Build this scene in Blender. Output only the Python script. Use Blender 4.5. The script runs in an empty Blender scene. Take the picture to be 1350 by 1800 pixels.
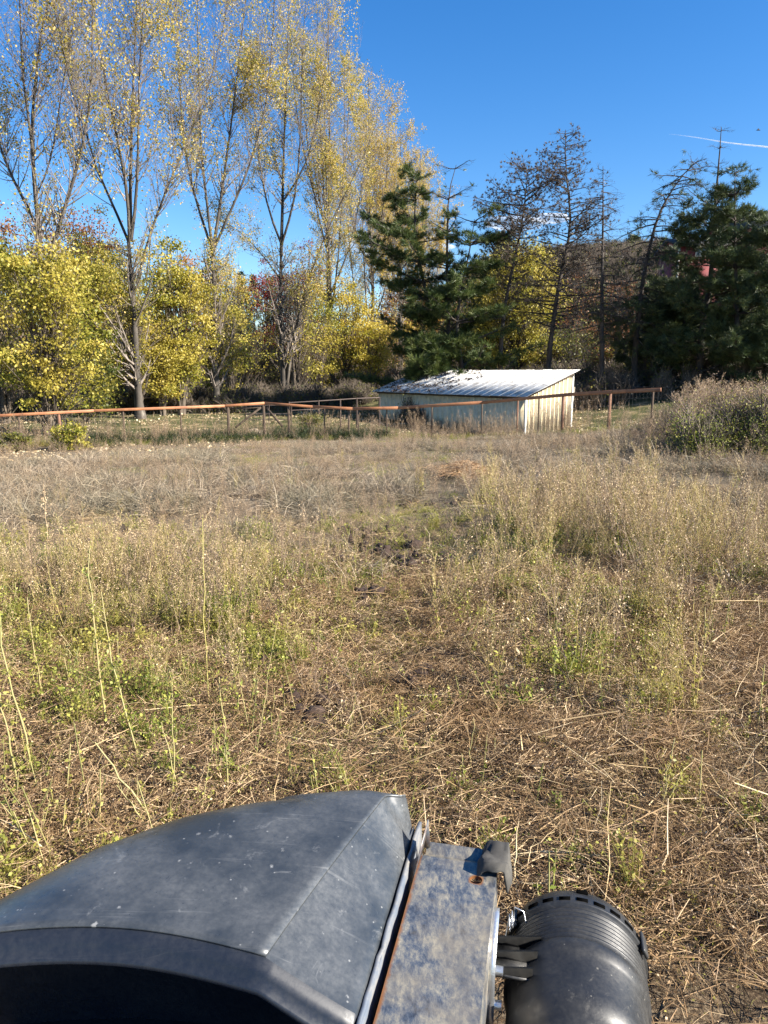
import bpy, math, random
import numpy as np
from mathutils import Vector, Matrix

random.seed(7)
R = np.random.default_rng(7)
C = bpy.context.scene.collection
rad = math.radians

# ------------------------------------------------------------------ camera, sky, sun, exposure
FPX, CZ, PITCH = 1300.0, 2.4, rad(10.67)
cam_d = bpy.data.cameras.new('camera')
cam = bpy.data.objects.new('camera', cam_d)
C.objects.link(cam)
cam.location = (0, 0, CZ)
cam.rotation_euler = (rad(90) - PITCH, 0, 0)
cam_d.sensor_fit = 'VERTICAL'
cam_d.sensor_height = 36
cam_d.lens = 26.0
cam_d.clip_start = 0.05
cam_d.clip_end = 9000
bpy.context.scene.camera = cam

SUN_AZ, SUN_EL = rad(108), rad(32)          # azimuth clockwise from +Y (the way the camera looks)
SUN_STRENGTH, SKY_STRENGTH, EXPOSURE = 5.0, 0.057, 1.68
world = bpy.data.worlds.new('World')
bpy.context.scene.world = world
world.use_nodes = True
wt = world.node_tree
bg = wt.nodes['Background']
sky = wt.nodes.new('ShaderNodeTexSky')
sky.sky_type = 'NISHITA'
sky.sun_disc = False
sky.sun_elevation = SUN_EL
sky.sun_rotation = SUN_AZ
sky.altitude = 300
sky.air_density = 1.0
sky.dust_density = 0.25
sky.ozone_density = 2.6
hsv = wt.nodes.new('ShaderNodeHueSaturation')
hsv.inputs['Saturation'].default_value = 1.36
hsv.inputs['Hue'].default_value = .507
hsv.inputs['Value'].default_value = 1.2
wt.links.new(sky.outputs[0], hsv.inputs['Color'])
wt.links.new(hsv.outputs[0], bg.inputs[0])
bg.inputs[1].default_value = SKY_STRENGTH

sl = bpy.data.lights.new('sun', 'SUN')
sl.energy = SUN_STRENGTH
sl.angle = rad(0.53)
sl.color = (1.0, 0.93, 0.82)
sun = bpy.data.objects.new('sun', sl)
C.objects.link(sun)
sd = Vector((math.sin(SUN_AZ) * math.cos(SUN_EL), math.cos(SUN_AZ) * math.cos(SUN_EL), math.sin(SUN_EL)))
sun.rotation_euler = sd.to_track_quat('Z', 'Y').to_euler()
sun.location = (60, 0, 60)

vs = bpy.context.scene.view_settings
vs.view_transform = 'Standard'
vs.look = 'None'
vs.gamma = 1
vs.use_curve_mapping = False
vs.exposure = EXPOSURE
bpy.context.scene.cycles.max_bounces = 6
bpy.context.scene.cycles.transparent_max_bounces = 12

# ------------------------------------------------------------------ helpers
FW = np.array([0, math.cos(PITCH), -math.sin(PITCH)])
UP = np.array([0, math.sin(PITCH), math.cos(PITCH)])
RT = np.array([1.0, 0, 0])
CAM = np.array([0, 0, CZ])


def ray(px, py):
    return FW + RT * (px - 675) / FPX + UP * (900 - py) / FPX


def P(px, py, D):
    d = ray(px, py)
    return CAM + d * (D / d[1])


def PZ(px, py, z):
    d = ray(px, py)
    return CAM + d * ((z - CZ) / d[2])


def smooth(a, b, x):
    t = np.clip((np.asarray(x, float) - a) / (b - a), 0, 1)
    return t * t * (3 - 2 * t)


def _hash(ix, iy, s):
    h = (ix.astype(np.int64) * 374761393 + iy.astype(np.int64) * 668265263 + s * 1442695041) & 0xffffffff
    h = ((h ^ (h >> 13)) * 1274126177) & 0xffffffff
    return ((h ^ (h >> 16)) & 0xffff) / 65535.0


def vn(x, y, s=0):
    x = np.asarray(x, float); y = np.asarray(y, float)
    ix = np.floor(x); iy = np.floor(y)
    fx = x - ix; fy = y - iy
    fx = fx * fx * (3 - 2 * fx); fy = fy * fy * (3 - 2 * fy)
    a = _hash(ix, iy, s); b = _hash(ix + 1, iy, s); c = _hash(ix, iy + 1, s); d = _hash(ix + 1, iy + 1, s)
    return (a * (1 - fx) + b * fx) * (1 - fy) + (c * (1 - fx) + d * fx) * fy


def fbm(x, y, s=0, o=3):
    t = 0; a = 0.5; n = 0
    for k in range(o):
        t = t + a * vn(x * 2 ** k, y * 2 ** k, s + k); n += a; a *= 0.5
    return t / n


# ground height: thin plate spline through levels read where things stand
_ctl = [(-9, 0, 0), (9, 0, .05), (0, 0, 0), (-6, 6, 0), (0, 6, 0), (6, 6, .05), (-11, 14, -.15), (0, 14, -.02), (9, 14, .3), (0, -12, 0),
        (-30, -10, -.2), (30, -10, .6)]
for a in [(0, 792, 28), (213, 776, 33), (613, 774, 32), (848, 769, 31), (992, 765, 27.6), (1075, 762, 26.2), (1250, 782, 20),
          (245, 735, 42), (380, 726, 49), (497, 706, 57), (585, 702, 65), (700, 692, 75), (20, 698, 72), (925, 768, 34), (1060, 686, 46),
          (1230, 668, 46)]:
    p = P(*a)
    _ctl.append((p[0], p[1], p[2]))
_ctl += [(-30, 40, -.3), (-35, 70, .2), (35, 20, 1.6), (38, 50, 2.6), (0, 100, .6), (-50, 100, .5), (50, 100, 2.8)]
_c = np.array(_ctl)


def _U(r2):
    return r2 * np.log(r2 + 1e-6) * .5


_n = len(_c)
_K = _U(((_c[:, None, :2] - _c[None, :, :2]) ** 2).sum(-1)) + np.eye(_n) * 3.0
_A = np.zeros((_n + 3, _n + 3)); _A[:_n, :_n] = _K; _A[:_n, _n] = 1; _A[:_n, _n + 1:] = _c[:, :2]; _A[_n, :_n] = 1; _A[_n + 1:, :_n] = _c[:, :2].T
_w = np.linalg.solve(_A, np.concatenate([_c[:, 2], np.zeros(3)]))


def gz(x, y):
    x = np.asarray(x, float); y = np.asarray(y, float)
    shp = np.broadcast(x, y).shape
    xf = np.clip(np.broadcast_to(x, shp).ravel(), -55, 55); yf = np.clip(np.broadcast_to(y, shp).ravel(), -15, 110)
    z = _w[_n] + _w[_n + 1] * xf + _w[_n + 2] * yf
    for i in range(_n):
        z = z + _w[i] * _U((xf - _c[i, 0]) ** 2 + (yf - _c[i, 1]) ** 2)
    z = np.clip(z, -.8, 4).reshape(shp)
    a = x / np.maximum(y, 1)
    hill = 17.5 * smooth(62, 135, y) * smooth(-0.03, 0.22, a) + 5 * smooth(80, 190, y) + 14 * smooth(135, 400, y) * smooth(0, .5, a)
    z = z + hill
    d = np.hypot(x, y)
    z = z + (fbm(x * .35, y * .35, 5) - .5) * .16 * smooth(3, 9, d) * (1 - smooth(26, 31, d)) + (fbm(x * 3.1, y * 3.1, 9) - .5) * .09 * (1 - smooth(10, 16, d))
    rut = np.exp(-((x - .15) / .9) ** 2) * smooth(4.6, 6, y) * (1 - smooth(12, 15, y))
    z = z + rut * ((fbm(x * 5, y * 5, 21) - .5) * .22 - .05)
    return z


def G(x, y, dz=0):
    return np.array([x, y, float(gz(x, y)) + dz])


def PG(px, py):
    d = ray(px, py); t = 1.0
    for k in range(400):
        q = CAM + d * t
        if q[2] <= float(gz(q[0], q[1])):
            break
        t += .03 + t * .01
    return CAM + d * t


# --- mesh assembly -------------------------------------------------------------------------
def make_mesh(name, parts, mats, smooth_shade=False):
    """parts: list of (V, F, val) or (V, F, val, mat_index)"""
    Vs, tot, idx, mi, vals = [], [], [], [], []
    off = 0
    for p in parts:
        V, F, val = p[0], p[1], p[2]
        if len(V) == 0:
            continue
        m = p[3] if len(p) > 3 else 0
        F = np.asarray(F, np.int64)
        Vs.append(V); vals.append(np.broadcast_to(np.asarray(val, float), (len(V),)))
        idx.append((F + off).ravel()); tot.append(np.full(len(F), F.shape[1])); mi.append(np.full(len(F), m))
        off += len(V)
    V = np.concatenate(Vs); idx = np.concatenate(idx); tot = np.concatenate(tot); mi = np.concatenate(mi); vals = np.concatenate(vals)
    me = bpy.data.meshes.new(name)
    me.vertices.add(len(V)); me.vertices.foreach_set('co', V.astype(np.float32).ravel())
    me.loops.add(len(idx)); me.loops.foreach_set('vertex_index', idx.astype(np.int32))
    me.polygons.add(len(tot))
    st = np.concatenate([[0], np.cumsum(tot)[:-1]])
    me.polygons.foreach_set('loop_start', st.astype(np.int32))
    me.polygons.foreach_set('loop_total', tot.astype(np.int32))
    me.polygons.foreach_set('material_index', mi.astype(np.int32))
    if smooth_shade:
        me.polygons.foreach_set('use_smooth', np.ones(len(tot), bool))
    at = me.attributes.new('v', 'FLOAT', 'POINT'); at.data.foreach_set('value', vals.astype(np.float32))
    for m in (mats if isinstance(mats, (list, tuple)) else [mats]):
        me.materials.append(m)
    me.update(calc_edges=True)
    return me


def link(name, me, parent=None, loc=None):
    o = bpy.data.objects.new(name, me)
    C.objects.link(o)
    if loc is not None:
        o.location = loc
    if parent is not None:
        o.parent = parent
    return o


def tag(o, label=None, cat=None, group=None, kind=None):
    if label: o['label'] = label
    if cat: o['category'] = cat
    if group: o['group'] = group
    if kind: o['kind'] = kind
    return o


def thing(name, label, cat, loc=(0, 0, 0), group=None, rz=0):
    o = bpy.data.objects.new(name, None)
    o.empty_display_size = .2
    C.objects.link(o)
    o.location = loc
    o.rotation_euler = (0, 0, rz)
    return tag(o, label, cat, group)


def nrm(v):
    return v / np.maximum(np.linalg.norm(v, axis=-1, keepdims=True), 1e-9)


def tubes(Pt, Rd, s=3, cap=False, vals=None):
    Pt = np.asarray(Pt, float)
    n, k, _ = Pt.shape
    Rd = np.broadcast_to(np.asarray(Rd, float), (n, k))
    T = np.empty_like(Pt)
    T[:, 1:-1] = Pt[:, 2:] - Pt[:, :-2]; T[:, 0] = Pt[:, 1] - Pt[:, 0]; T[:, -1] = Pt[:, -1] - Pt[:, -2]
    T = nrm(T)
    M = nrm(T.mean(1))
    ref = np.where(np.abs(M[:, 2:3]) > .8, np.array([[0.9, .43, 0]]), np.array([[0, 0, 1.0]]))[:, None, :]
    A = nrm(np.cross(T, np.broadcast_to(ref, T.shape))); B = np.cross(T, A)
    th = np.arange(s) * 2 * math.pi / s
    V = Pt[:, :, None, :] + Rd[:, :, None, None] * (A[:, :, None, :] * np.cos(th)[None, None, :, None] + B[:, :, None, :] * np.sin(th)[None, None, :, None])
    i = np.arange(n)[:, None, None] * k * s; j = np.arange(k - 1)[None, :, None] * s; q = np.arange(s)[None, None, :]; q2 = (q + 1) % s
    F = np.stack([i + j + q, i + j + q2, i + j + s + q2, i + j + s + q], -1).reshape(-1, 4)
    if vals is None:
        vals = R.random(n)
    return V.reshape(-1, 3), F, np.repeat(vals, k * s)


def capfan(Pt, Rd, s):
    return None


def ribbons(Pt, Wd, vals=None, side=None):
    n, k, _ = Pt.shape
    T = nrm(Pt[:, -1] - Pt[:, 0])
    if side is None:
        side = nrm(np.cross(T, nrm(R.normal(size=(n, 3)))))
    Wd = np.broadcast_to(Wd, (n, k))
    L = Pt - side[:, None, :] * Wd[..., None] * .5; Q = Pt + side[:, None, :] * Wd[..., None] * .5
    V = np.stack([L, Q], 2).reshape(-1, 3)
    i = np.arange(n)[:, None] * k * 2; j = np.arange(k - 1)[None, :] * 2
    F = np.stack([i + j, i + j + 1, i + j + 3, i + j + 2], -1).reshape(-1, 4)
    if vals is None:
        vals = R.random(n)
    return V, F, np.repeat(vals, 2 * k)


def leafquads(Cn, size, vals=None, up=0.0, droop=0.0, aspect=.8):
    n = len(Cn)
    d = R.normal(size=(n, 3)); d[:, 2] = d[:, 2] * (1 - up) - droop
    d = nrm(d)
    nn = R.normal(size=(n, 3)); nn[:, 2] += up * 2
    s = nrm(np.cross(d, nn))
    size = np.broadcast_to(size, (n,))[:, None]
    nz = nrm(np.cross(s, d))
    a = Cn; b = Cn + d * size * .45 + s * size * .5 * aspect + nz * size * .08
    c = Cn + d * size; e = Cn + d * size * .45 - s * size * .5 * aspect + nz * size * .08
    V = np.stack([a, b, c, e], 1).reshape(-1, 3)
    F = (np.arange(n)[:, None] * 4 + np.arange(4)[None, :])
    if vals is None:
        vals = R.random(n)
    return V, F, np.repeat(vals, 4)


def resample(pts, k):
    pts = np.asarray(pts, float)
    seg = np.linalg.norm(np.diff(pts, axis=0), axis=1)
    t = np.concatenate([[0], np.cumsum(seg)]); t /= t[-1]
    # smooth by sampling linear, then relaxing
    u = np.linspace(0, 1, k)
    out = np.stack([np.interp(u, t, pts[:, c]) for c in range(3)], 1)
    for _ in range(1):
        o = out.copy(); o[1:-1] = out[1:-1] * .5 + (out[2:] + out[:-2]) * .25; out = o
    return out


def box_part(c, sz, ax=None, val=.5, mi=0):
    """oriented box: centre c, size sz, ax 3x3 rows = axes"""
    ax = np.eye(3) if ax is None else np.asarray(ax, float)
    co = np.array([[x, y, z] for x in (-.5, .5) for y in (-.5, .5) for z in (-.5, .5)]) * np.asarray(sz)
    V = co @ ax + np.asarray(c)
    F = [[0, 1, 3, 2], [4, 6, 7, 5], [0, 4, 5, 1], [2, 3, 7, 6], [0, 2, 6, 4], [1, 5, 7, 3]]
    return V, np.array(F), val, mi


def beam(a, b, w, h, upv=(0, 0, 1), val=.5, mi=0):
    a = np.asarray(a, float); b = np.asarray(b, float)
    d = b - a; L = np.linalg.norm(d); d = d / L
    s = np.cross(d, upv); s /= np.linalg.norm(s); u = np.cross(s, d)
    return box_part((a + b) / 2, (L, w, h), [d, s, u], val, mi)


def bevel(o, w=.004, seg=2):
    m = o.modifiers.new('bevel', 'BEVEL'); m.width = w; m.segments = seg; m.limit_method = 'ANGLE'
    return o


# --- materials -----------------------------------------------------------------------------
class NT:
    def __init__(s, name):
        s.m = bpy.data.materials.new(name); s.m.use_nodes = True
        s.t = s.m.node_tree; s.b = s.t.nodes['Principled BSDF']; s.out = s.t.nodes['Material Output']

    def n(s, ty, **kw):
        x = s.t.nodes.new(ty)
        for k, v in kw.items():
            if k.startswith('_'):
                x.inputs[k[1:].replace('__', ' ')].default_value = v
            else:
                setattr(x, k, v)
        return x

    def l(s, a, b):
        s.t.links.new(a, b)

    def ramp(s, fac, stops, interp='LINEAR'):
        r = s.n('ShaderNodeValToRGB'); r.color_ramp.interpolation = interp
        e = r.color_ramp.elements
        while len(e) < len(stops): e.new(.5)
        for q, (p, c) in zip(e, stops):
            q.position = p; q.color = (c[0], c[1], c[2], 1)
        s.l(fac, r.inputs[0])
        return r.outputs[0]

    def noise(s, scale, detail=4, rough=.6, vec=None, dist=0):
        x = s.n('ShaderNodeTexNoise'); x.inputs['Scale'].default_value = scale; x.inputs['Detail'].default_value = detail
        x.inputs['Roughness'].default_value = rough; x.inputs['Distortion'].default_value = dist
        if vec is not None: s.l(vec, x.inputs['Vector'])
        return x.outputs['Fac']

    def mix(s, fac, a, b, mode='MIX'):
        x = s.n('ShaderNodeMix', data_type='RGBA', blend_type=mode)
        for sock, v in ((x.inputs[0], fac), (x.inputs[6], a), (x.inputs[7], b)):
            if isinstance(v, (int, float)): sock.default_value = v
            elif isinstance(v, tuple): sock.default_value = (v[0], v[1], v[2], 1)
            else: s.l(v, sock)
        return x.outputs[2]

    def math(s, op, a, b=None):
        x = s.n('ShaderNodeMath', operation=op)
        for i, v in enumerate((a, b)):
            if v is None: continue
            if isinstance(v, (int, float)): x.inputs[i].default_value = v
            else: s.l(v, x.inputs[i])
        return x.outputs[0]

    def bump(s, h, strength=.5, dist=.01):
        x = s.n('ShaderNodeBump'); x.inputs['Strength'].default_value = strength; x.inputs['Distance'].default_value = dist
        s.l(h, x.inputs['Height']); s.l(x.outputs[0], s.b.inputs['Normal'])


def leaf_mat(name, stops, trans=.45, patch=None, patch_scale=.6, rough=.5, random_obj=False):
    """stops over the per leaf value; patch: a second colour mixed by a large noise"""
    t = NT(name)
    v = t.n('ShaderNodeAttribute', attribute_name='v').outputs['Fac']
    if random_obj:
        oi = t.n('ShaderNodeObjectInfo').outputs['Random']
        v = t.math('FRACT', t.math('ADD', v, t.math('MULTIPLY', oi, .6)))
    col = t.ramp(v, stops)
    if patch:
        geo = t.n('ShaderNodeNewGeometry').outputs['Position']
        nz = t.noise(patch_scale, 2, .5, geo)
        f = t.ramp(nz, [(.42, (0, 0, 0)), (.62, (1, 1, 1))])
        col = t.mix(t.math('MULTIPLY', f, .7), col, patch)
    t.l(col, t.b.inputs['Base Color'])
    t.b.inputs['Roughness'].default_value = rough
    t.b.inputs['Specular IOR Level'].default_value = .35
    tr = t.n('ShaderNodeBsdfTranslucent'); t.l(col, tr.inputs['Color'])
    mx = t.n('ShaderNodeMixShader'); mx.inputs[0].default_value = trans
    t.l(t.b.outputs[0], mx.inputs[1]); t.l(tr.outputs[0], mx.inputs[2]); t.l(mx.outputs[0], t.out.inputs[0])
    return t.m


def bark_mat(name, c1, c2, scale=3, c3=None):
    t = NT(name)
    geo = t.n('ShaderNodeNewGeometry').outputs['Position']
    mp = t.n('ShaderNodeMapping'); mp.inputs['Scale'].default_value = (1, 1, .35); t.l(geo, mp.inputs['Vector'])
    nz = t.noise(scale, 5, .65, mp.outputs[0])
    stops = [(.35, c1), (.6, c2)] + ([(.72, c3)] if c3 else [])
    t.l(t.ramp(nz, stops), t.b.inputs['Base Color'])
    t.b.inputs['Roughness'].default_value = .85
    t.bump(t.noise(scale * 4, 4, .7, mp.outputs[0]), .6, .03)
    return t.m


def flat_mat(name, col, rough=.6, metal=0, var=.25, scale=6, col2=None):
    t = NT(name)
    geo = t.n('ShaderNodeNewGeometry').outputs['Position']
    nz = t.noise(scale, 5, .65, geo)
    c2 = col2 or tuple(c * (1 - var) for c in col)
    t.l(t.ramp(nz, [(.35, c2), (.65, col)]), t.b.inputs['Base Color'])
    t.b.inputs['Roughness'].default_value = rough; t.b.inputs['Metallic'].default_value = metal
    t.bump(t.noise(scale * 8, 3, .6, geo), .2, .005)
    return t.m


M = {}
M['poplar_leaf'] = leaf_mat('poplar_leaf', [(0, (.18, .20, .025)), (.3, (.38, .33, .045)), (.6, (.56, .42, .07)), (.85, (.64, .46, .13)), (1, (.70, .60, .36))], .5)
M['poplar_gold'] = leaf_mat('poplar_gold', [(0, (.30, .25, .04)), (.4, (.50, .39, .07)), (.8, (.60, .42, .13)), (1, (.58, .42, .24))], .5)
M['green_yellow'] = leaf_mat('green_yellow_leaf', [(0, (.07, .09, .012)), (.3, (.20, .21, .025)), (.65, (.42, .37, .06)), (1, (.66, .52, .13))], .45, (.42, .33, .06), .35)
M['yellow'] = leaf_mat('yellow_leaf', [(0, (.20, .20, .02)), (.5, (.48, .38, .05)), (1, (.66, .49, .09))], .45)
M['olive'] = leaf_mat('olive_leaf', [(0, (.05, .07, .015)), (.5, (.12, .13, .025)), (1, (.24, .2, .04))], .4)
M['rust'] = leaf_mat('rust_leaf', [(0, (.09, .04, .02)), (.5, (.22, .09, .035)), (1, (.33, .16, .06))], .4)
M['orange'] = leaf_mat('orange_leaf', [(0, (.35, .12, .02)), (.5, (.5, .2, .03)), (1, (.5, .3, .05))], .4)
M['red'] = leaf_mat('red_leaf', [(0, (.10, .012, .015)), (.5, (.22, .03, .03)), (1, (.35, .09, .06))], .4)
M['needle'] = leaf_mat('pine_needle', [(0, (.028, .045, .014)), (.5, (.062, .092, .024)), (1, (.16, .18, .05))], .25, rough=.5)
M['needle_dark'] = leaf_mat('dark_pine_needle', [(0, (.026, .042, .02)), (.5, (.055, .082, .032)), (1, (.13, .15, .055))], .25, rough=.5)
M['needle_dead'] = leaf_mat('dead_needle', [(0, (.06, .045, .035)), (.5, (.11, .08, .06)), (1, (.16, .13, .07))], .2)
M['dry'] = leaf_mat('dry_grass', [(0, (.035, .026, .018)), (.4, (.15, .115, .078)), (.7, (.34, .265, .18)), (1, (.68, .55, .39))], .15, (.19, .17, .11), .5, random_obj=True)
M['straw'] = leaf_mat('straw', [(0, (.06, .032, .016)), (.3, (.24, .15, .07)), (.7, (.56, .40, .20)), (1, (.85, .70, .44))], .1, (.30, .20, .10), 1.2, random_obj=True)
M['weed'] = leaf_mat('weed_stem', [(0, (.10, .06, .03)), (.4, (.29, .205, .09)), (.75, (.55, .43, .18)), (1, (.46, .45, .13))], .15, (.43, .35, .12), .7, random_obj=True)
M['seed'] = leaf_mat('weed_seed', [(0, (.17, .105, .06)), (.5, (.46, .33, .19)), (1, (.72, .55, .34))], .25, random_obj=True)
M['green'] = leaf_mat('green_leaf', [(0, (.05, .08, .012)), (.5, (.20, .245, .035)), (1, (.50, .49, .11))], .4, (.42, .35, .09), 1.0, random_obj=True)
M['brownweed'] = leaf_mat('brown_weed', [(0, (.10, .065, .045)), (.5, (.27, .19, .13)), (1, (.44, .33, .21))], .2, random_obj=True)
M['fallen'] = leaf_mat('fallen_leaf', [(0, (.20, .13, .07)), (.5, (.42, .31, .17)), (1, (.62, .52, .34))], .2)
M['stalk'] = leaf_mat('green_stalk', [(0, (.17, .17, .06)), (.5, (.30, .28, .11)), (1, (.40, .34, .17))], .1, (.40, .30, .14), 2.0)
M['poplar_bark'] = bark_mat('poplar_bark', (.02, .017, .014), (.085, .07, .055), 2.2, (.28, .25, .205))
M['twig'] = bark_mat('poplar_twig', (.10, .08, .065), (.24, .20, .165), 2)
M['dark_bark'] = bark_mat('dark_bark', (.022, .018, .016), (.07, .055, .045), 3)
M['grey_twig'] = bark_mat('grey_twig', (.05, .038, .028), (.14, .11, .08), 2)
M['mud'] = flat_mat('mud', (.05, .028, .018), .9, 0, .5, 20)

# ground material -----------------------------------------------------------------
t = NT('ground_soil')
geo = t.n('ShaderNodeNewGeometry').outputs['Position']
n1 = t.noise(14, 6, .7, geo); n2 = t.noise(1.1, 4, .6, geo); n3 = t.noise(60, 4, .7, geo)
soil = t.ramp(n1, [(.3, (.022, .014, .009)), (.5, (.065, .042, .026)), (.72, (.17, .12, .075))])
litter = t.ramp(n3, [(.35, (.05, .033, .02)), (.5, (.14, .10, .06)), (.68, (.36, .28, .18))])
near = t.mix(t.ramp(n2, [(.4, (0, 0, 0)), (.6, (1, 1, 1))]), soil, litter)
sep = t.n('ShaderNodeSeparateXYZ'); t.l(geo, sep.inputs[0])
yv = sep.outputs[1]
lawn = t.ramp(t.noise(.9, 5, .7, geo), [(.38, (.035, .045, .015)), (.52, (.09, .09, .035)), (.62, (.23, .18, .095)), (.75, (.40, .32, .18))])
field = t.ramp(n1, [(.3, (.10, .08, .055)), (.7, (.26, .21, .145))])
f1 = t.ramp(t.math('DIVIDE', yv, 40), [(.25, (0, 0, 0)), (.38, (1, 1, 1))])
f2 = t.ramp(t.math('DIVIDE', t.math('ADD', yv, t.math('MULTIPLY', n2, 3)), 100), [(.33, (0, 0, 0)), (.35, (1, 1, 1))])
far = t.ramp(t.noise(.12, 6, .7, geo), [(.35, (.06, .045, .03)), (.55, (.12, .09, .06)), (.7, (.22, .17, .105))])
f3 = t.ramp(t.math('DIVIDE', yv, 200), [(.31, (0, 0, 0)), (.36, (1, 1, 1))])
col = t.mix(f3, t.mix(f2, t.mix(f1, near, field), lawn), far)
t.l(col, t.b.inputs['Base Color']); t.b.inputs['Roughness'].default_value = .95
t.b.inputs['Specular IOR Level'].default_value = .15
t.bump(t.math('ADD', t.noise(18, 6, .75, geo), t.math('MULTIPLY', n3, .4)), 1.0, .05)
M['ground'] = t.m

# ------------------------------------------------------------------ ground sheet
def axis(lo, hi, core_lo, core_hi, step, grow=1.07):
    xs = list(np.arange(core_lo, core_hi, step))
    s = step; x = core_hi
    while x < hi:
        xs.append(x); s *= grow; x += s
    xs.append(hi)
    s = step; x = core_lo - step
    while x > lo:
        xs.insert(0, x); s *= grow; x -= s
    xs.insert(0, lo)
    return np.array(xs)


gx = axis(-900, 900, -6, 7, .09, 1.045); gy = axis(-120, 2500, 2.6, 14, .08, 1.03)
GX, GY = np.meshgrid(gx, gy)
V = np.stack([GX, GY, gz(GX, GY)], -1).reshape(-1, 3)
nx, ny = len(gx), len(gy)
ii, jj = np.meshgrid(np.arange(nx - 1), np.arange(ny - 1))
b0 = (jj * nx + ii).ravel()
F = np.stack([b0, b0 + 1, b0 + nx + 1, b0 + nx], -1)
tag(link('ground', make_mesh('ground', [(V, F, .5)], M['ground'], True)), 'rough field of brown soil rising gently towards the trees and hill', kind='structure')


# ------------------------------------------------------------------ geometry-node scattering (uncountable stuff only)
def scatter(name, protos, pts, rot, scl, label, idx=None):
    """pts (n,3); every point carries one of the prototype meshes"""
    n = len(pts)
    me = bpy.data.meshes.new(name)
    me.vertices.add(n); me.vertices.foreach_set('co', np.asarray(pts, np.float32).ravel())
    a = me.attributes.new('rot', 'FLOAT_VECTOR', 'POINT'); a.data.foreach_set('vector', np.asarray(rot, np.float32).ravel())
    a = me.attributes.new('scl', 'FLOAT', 'POINT'); a.data.foreach_set('value', np.asarray(scl, np.float32))
    if idx is None: idx = R.integers(0, len(protos), n)
    a = me.attributes.new('idx', 'INT', 'POINT'); a.data.foreach_set('value', np.asarray(idx, np.int32))
    me.update()
    o = link(name, me)
    tag(o, label, kind='stuff')
    ng = bpy.data.node_groups.new(name, 'GeometryNodeTree')
    ng.interface.new_socket('Geometry', in_out='INPUT', socket_type='NodeSocketGeometry')
    ng.interface.new_socket('Geometry', in_out='OUTPUT', socket_type='NodeSocketGeometry')
    gi = ng.nodes.new('NodeGroupInput'); go = ng.nodes.new('NodeGroupOutput')
    jn = ng.nodes.new('GeometryNodeJoinGeometry')
    for p in reversed(protos):
        oi = ng.nodes.new('GeometryNodeObjectInfo'); oi.inputs[0].default_value = p
        g2 = ng.nodes.new('GeometryNodeGeometryToInstance')
        ng.links.new(oi.outputs['Geometry'], g2.inputs[0]); ng.links.new(g2.outputs[0], jn.inputs[0])
    ip = ng.nodes.new('GeometryNodeInstanceOnPoints')
    ip.inputs['Pick Instance'].default_value = True
    ng.links.new(gi.outputs[0], ip.inputs['Points']); ng.links.new(jn.outputs[0], ip.inputs['Instance'])

    def na(nm, ty):
        x = ng.nodes.new('GeometryNodeInputNamedAttribute'); x.data_type = ty; x.inputs[0].default_value = nm
        return x.outputs[0]
    e2r = ng.nodes.new('FunctionNodeEulerToRotation')
    ng.links.new(na('rot', 'FLOAT_VECTOR'), e2r.inputs[0]); ng.links.new(e2r.outputs[0], ip.inputs['Rotation'])
    ng.links.new(na('idx', 'INT'), ip.inputs['Instance Index']); ng.links.new(na('scl', 'FLOAT'), ip.inputs['Scale'])
    ng.links.new(ip.outputs[0], go.inputs[0])
    md = o.modifiers.new('scatter', 'NODES'); md.node_group = ng
    return o


def proto(me):
    return bpy.data.objects.new(me.name, me)       # never linked: only a source of geometry


def blades(n, spread, L0, L1, lean, curl, w, leandir=None, k=3):
    b = R.normal(size=(n, 2)) * spread
    ln = R.uniform(L0, L1, n)
    az = R.uniform(0, 2 * math.pi, n) if leandir is None else leandir + R.normal(size=n) * .9
    tilt = np.clip(R.normal(lean, .3, n), 0, 1.6)
    pts = [np.c_[b, np.full(n, -.02)]]
    for j in range(1, k + 1):
        tl = tilt + curl * (j - 1) / k * R.uniform(.5, 1.5, n)
        d = np.c_[np.cos(az) * np.sin(tl), np.sin(az) * np.sin(tl), np.cos(tl)]
        az = az + R.normal(size=n) * .35
        q = pts[-1] + d * (ln / k)[:, None]
        q[:, 2] = np.maximum(q[:, 2], .01)
        pts.append(q)
    Pt = np.stack(pts, 1)
    Wd = np.linspace(1, .25, k + 1)[None, :] * (w * R.uniform(.6, 1.4, n))[:, None]
    return ribbons(Pt, Wd)


def mat_tuft(i):
    ld = R.uniform(0, 6.28)
    return proto(make_mesh('dry_tuft', [blades(58, .13, .25, .55, 1.05, 1.2, .006, ld), blades(16, .10, .2, .45, .3, .9, .005)], M['dry']))


def straw_tuft(i):
    ld = R.uniform(0, 6.28)
    return proto(make_mesh('straw_tuft', [blades(46, .15, .12, .42, 1.35, .5, .0034, ld), blades(14, .14, .10, .3, .9, .7, .003), blades(5, .14, .3, .6, 1.4, .1, .007)], M['straw']))


def short_grass(i):
    return proto(make_mesh('short_grass', [blades(60, .13, .05, .16, .6, .6, .005)], M['green']))


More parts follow.
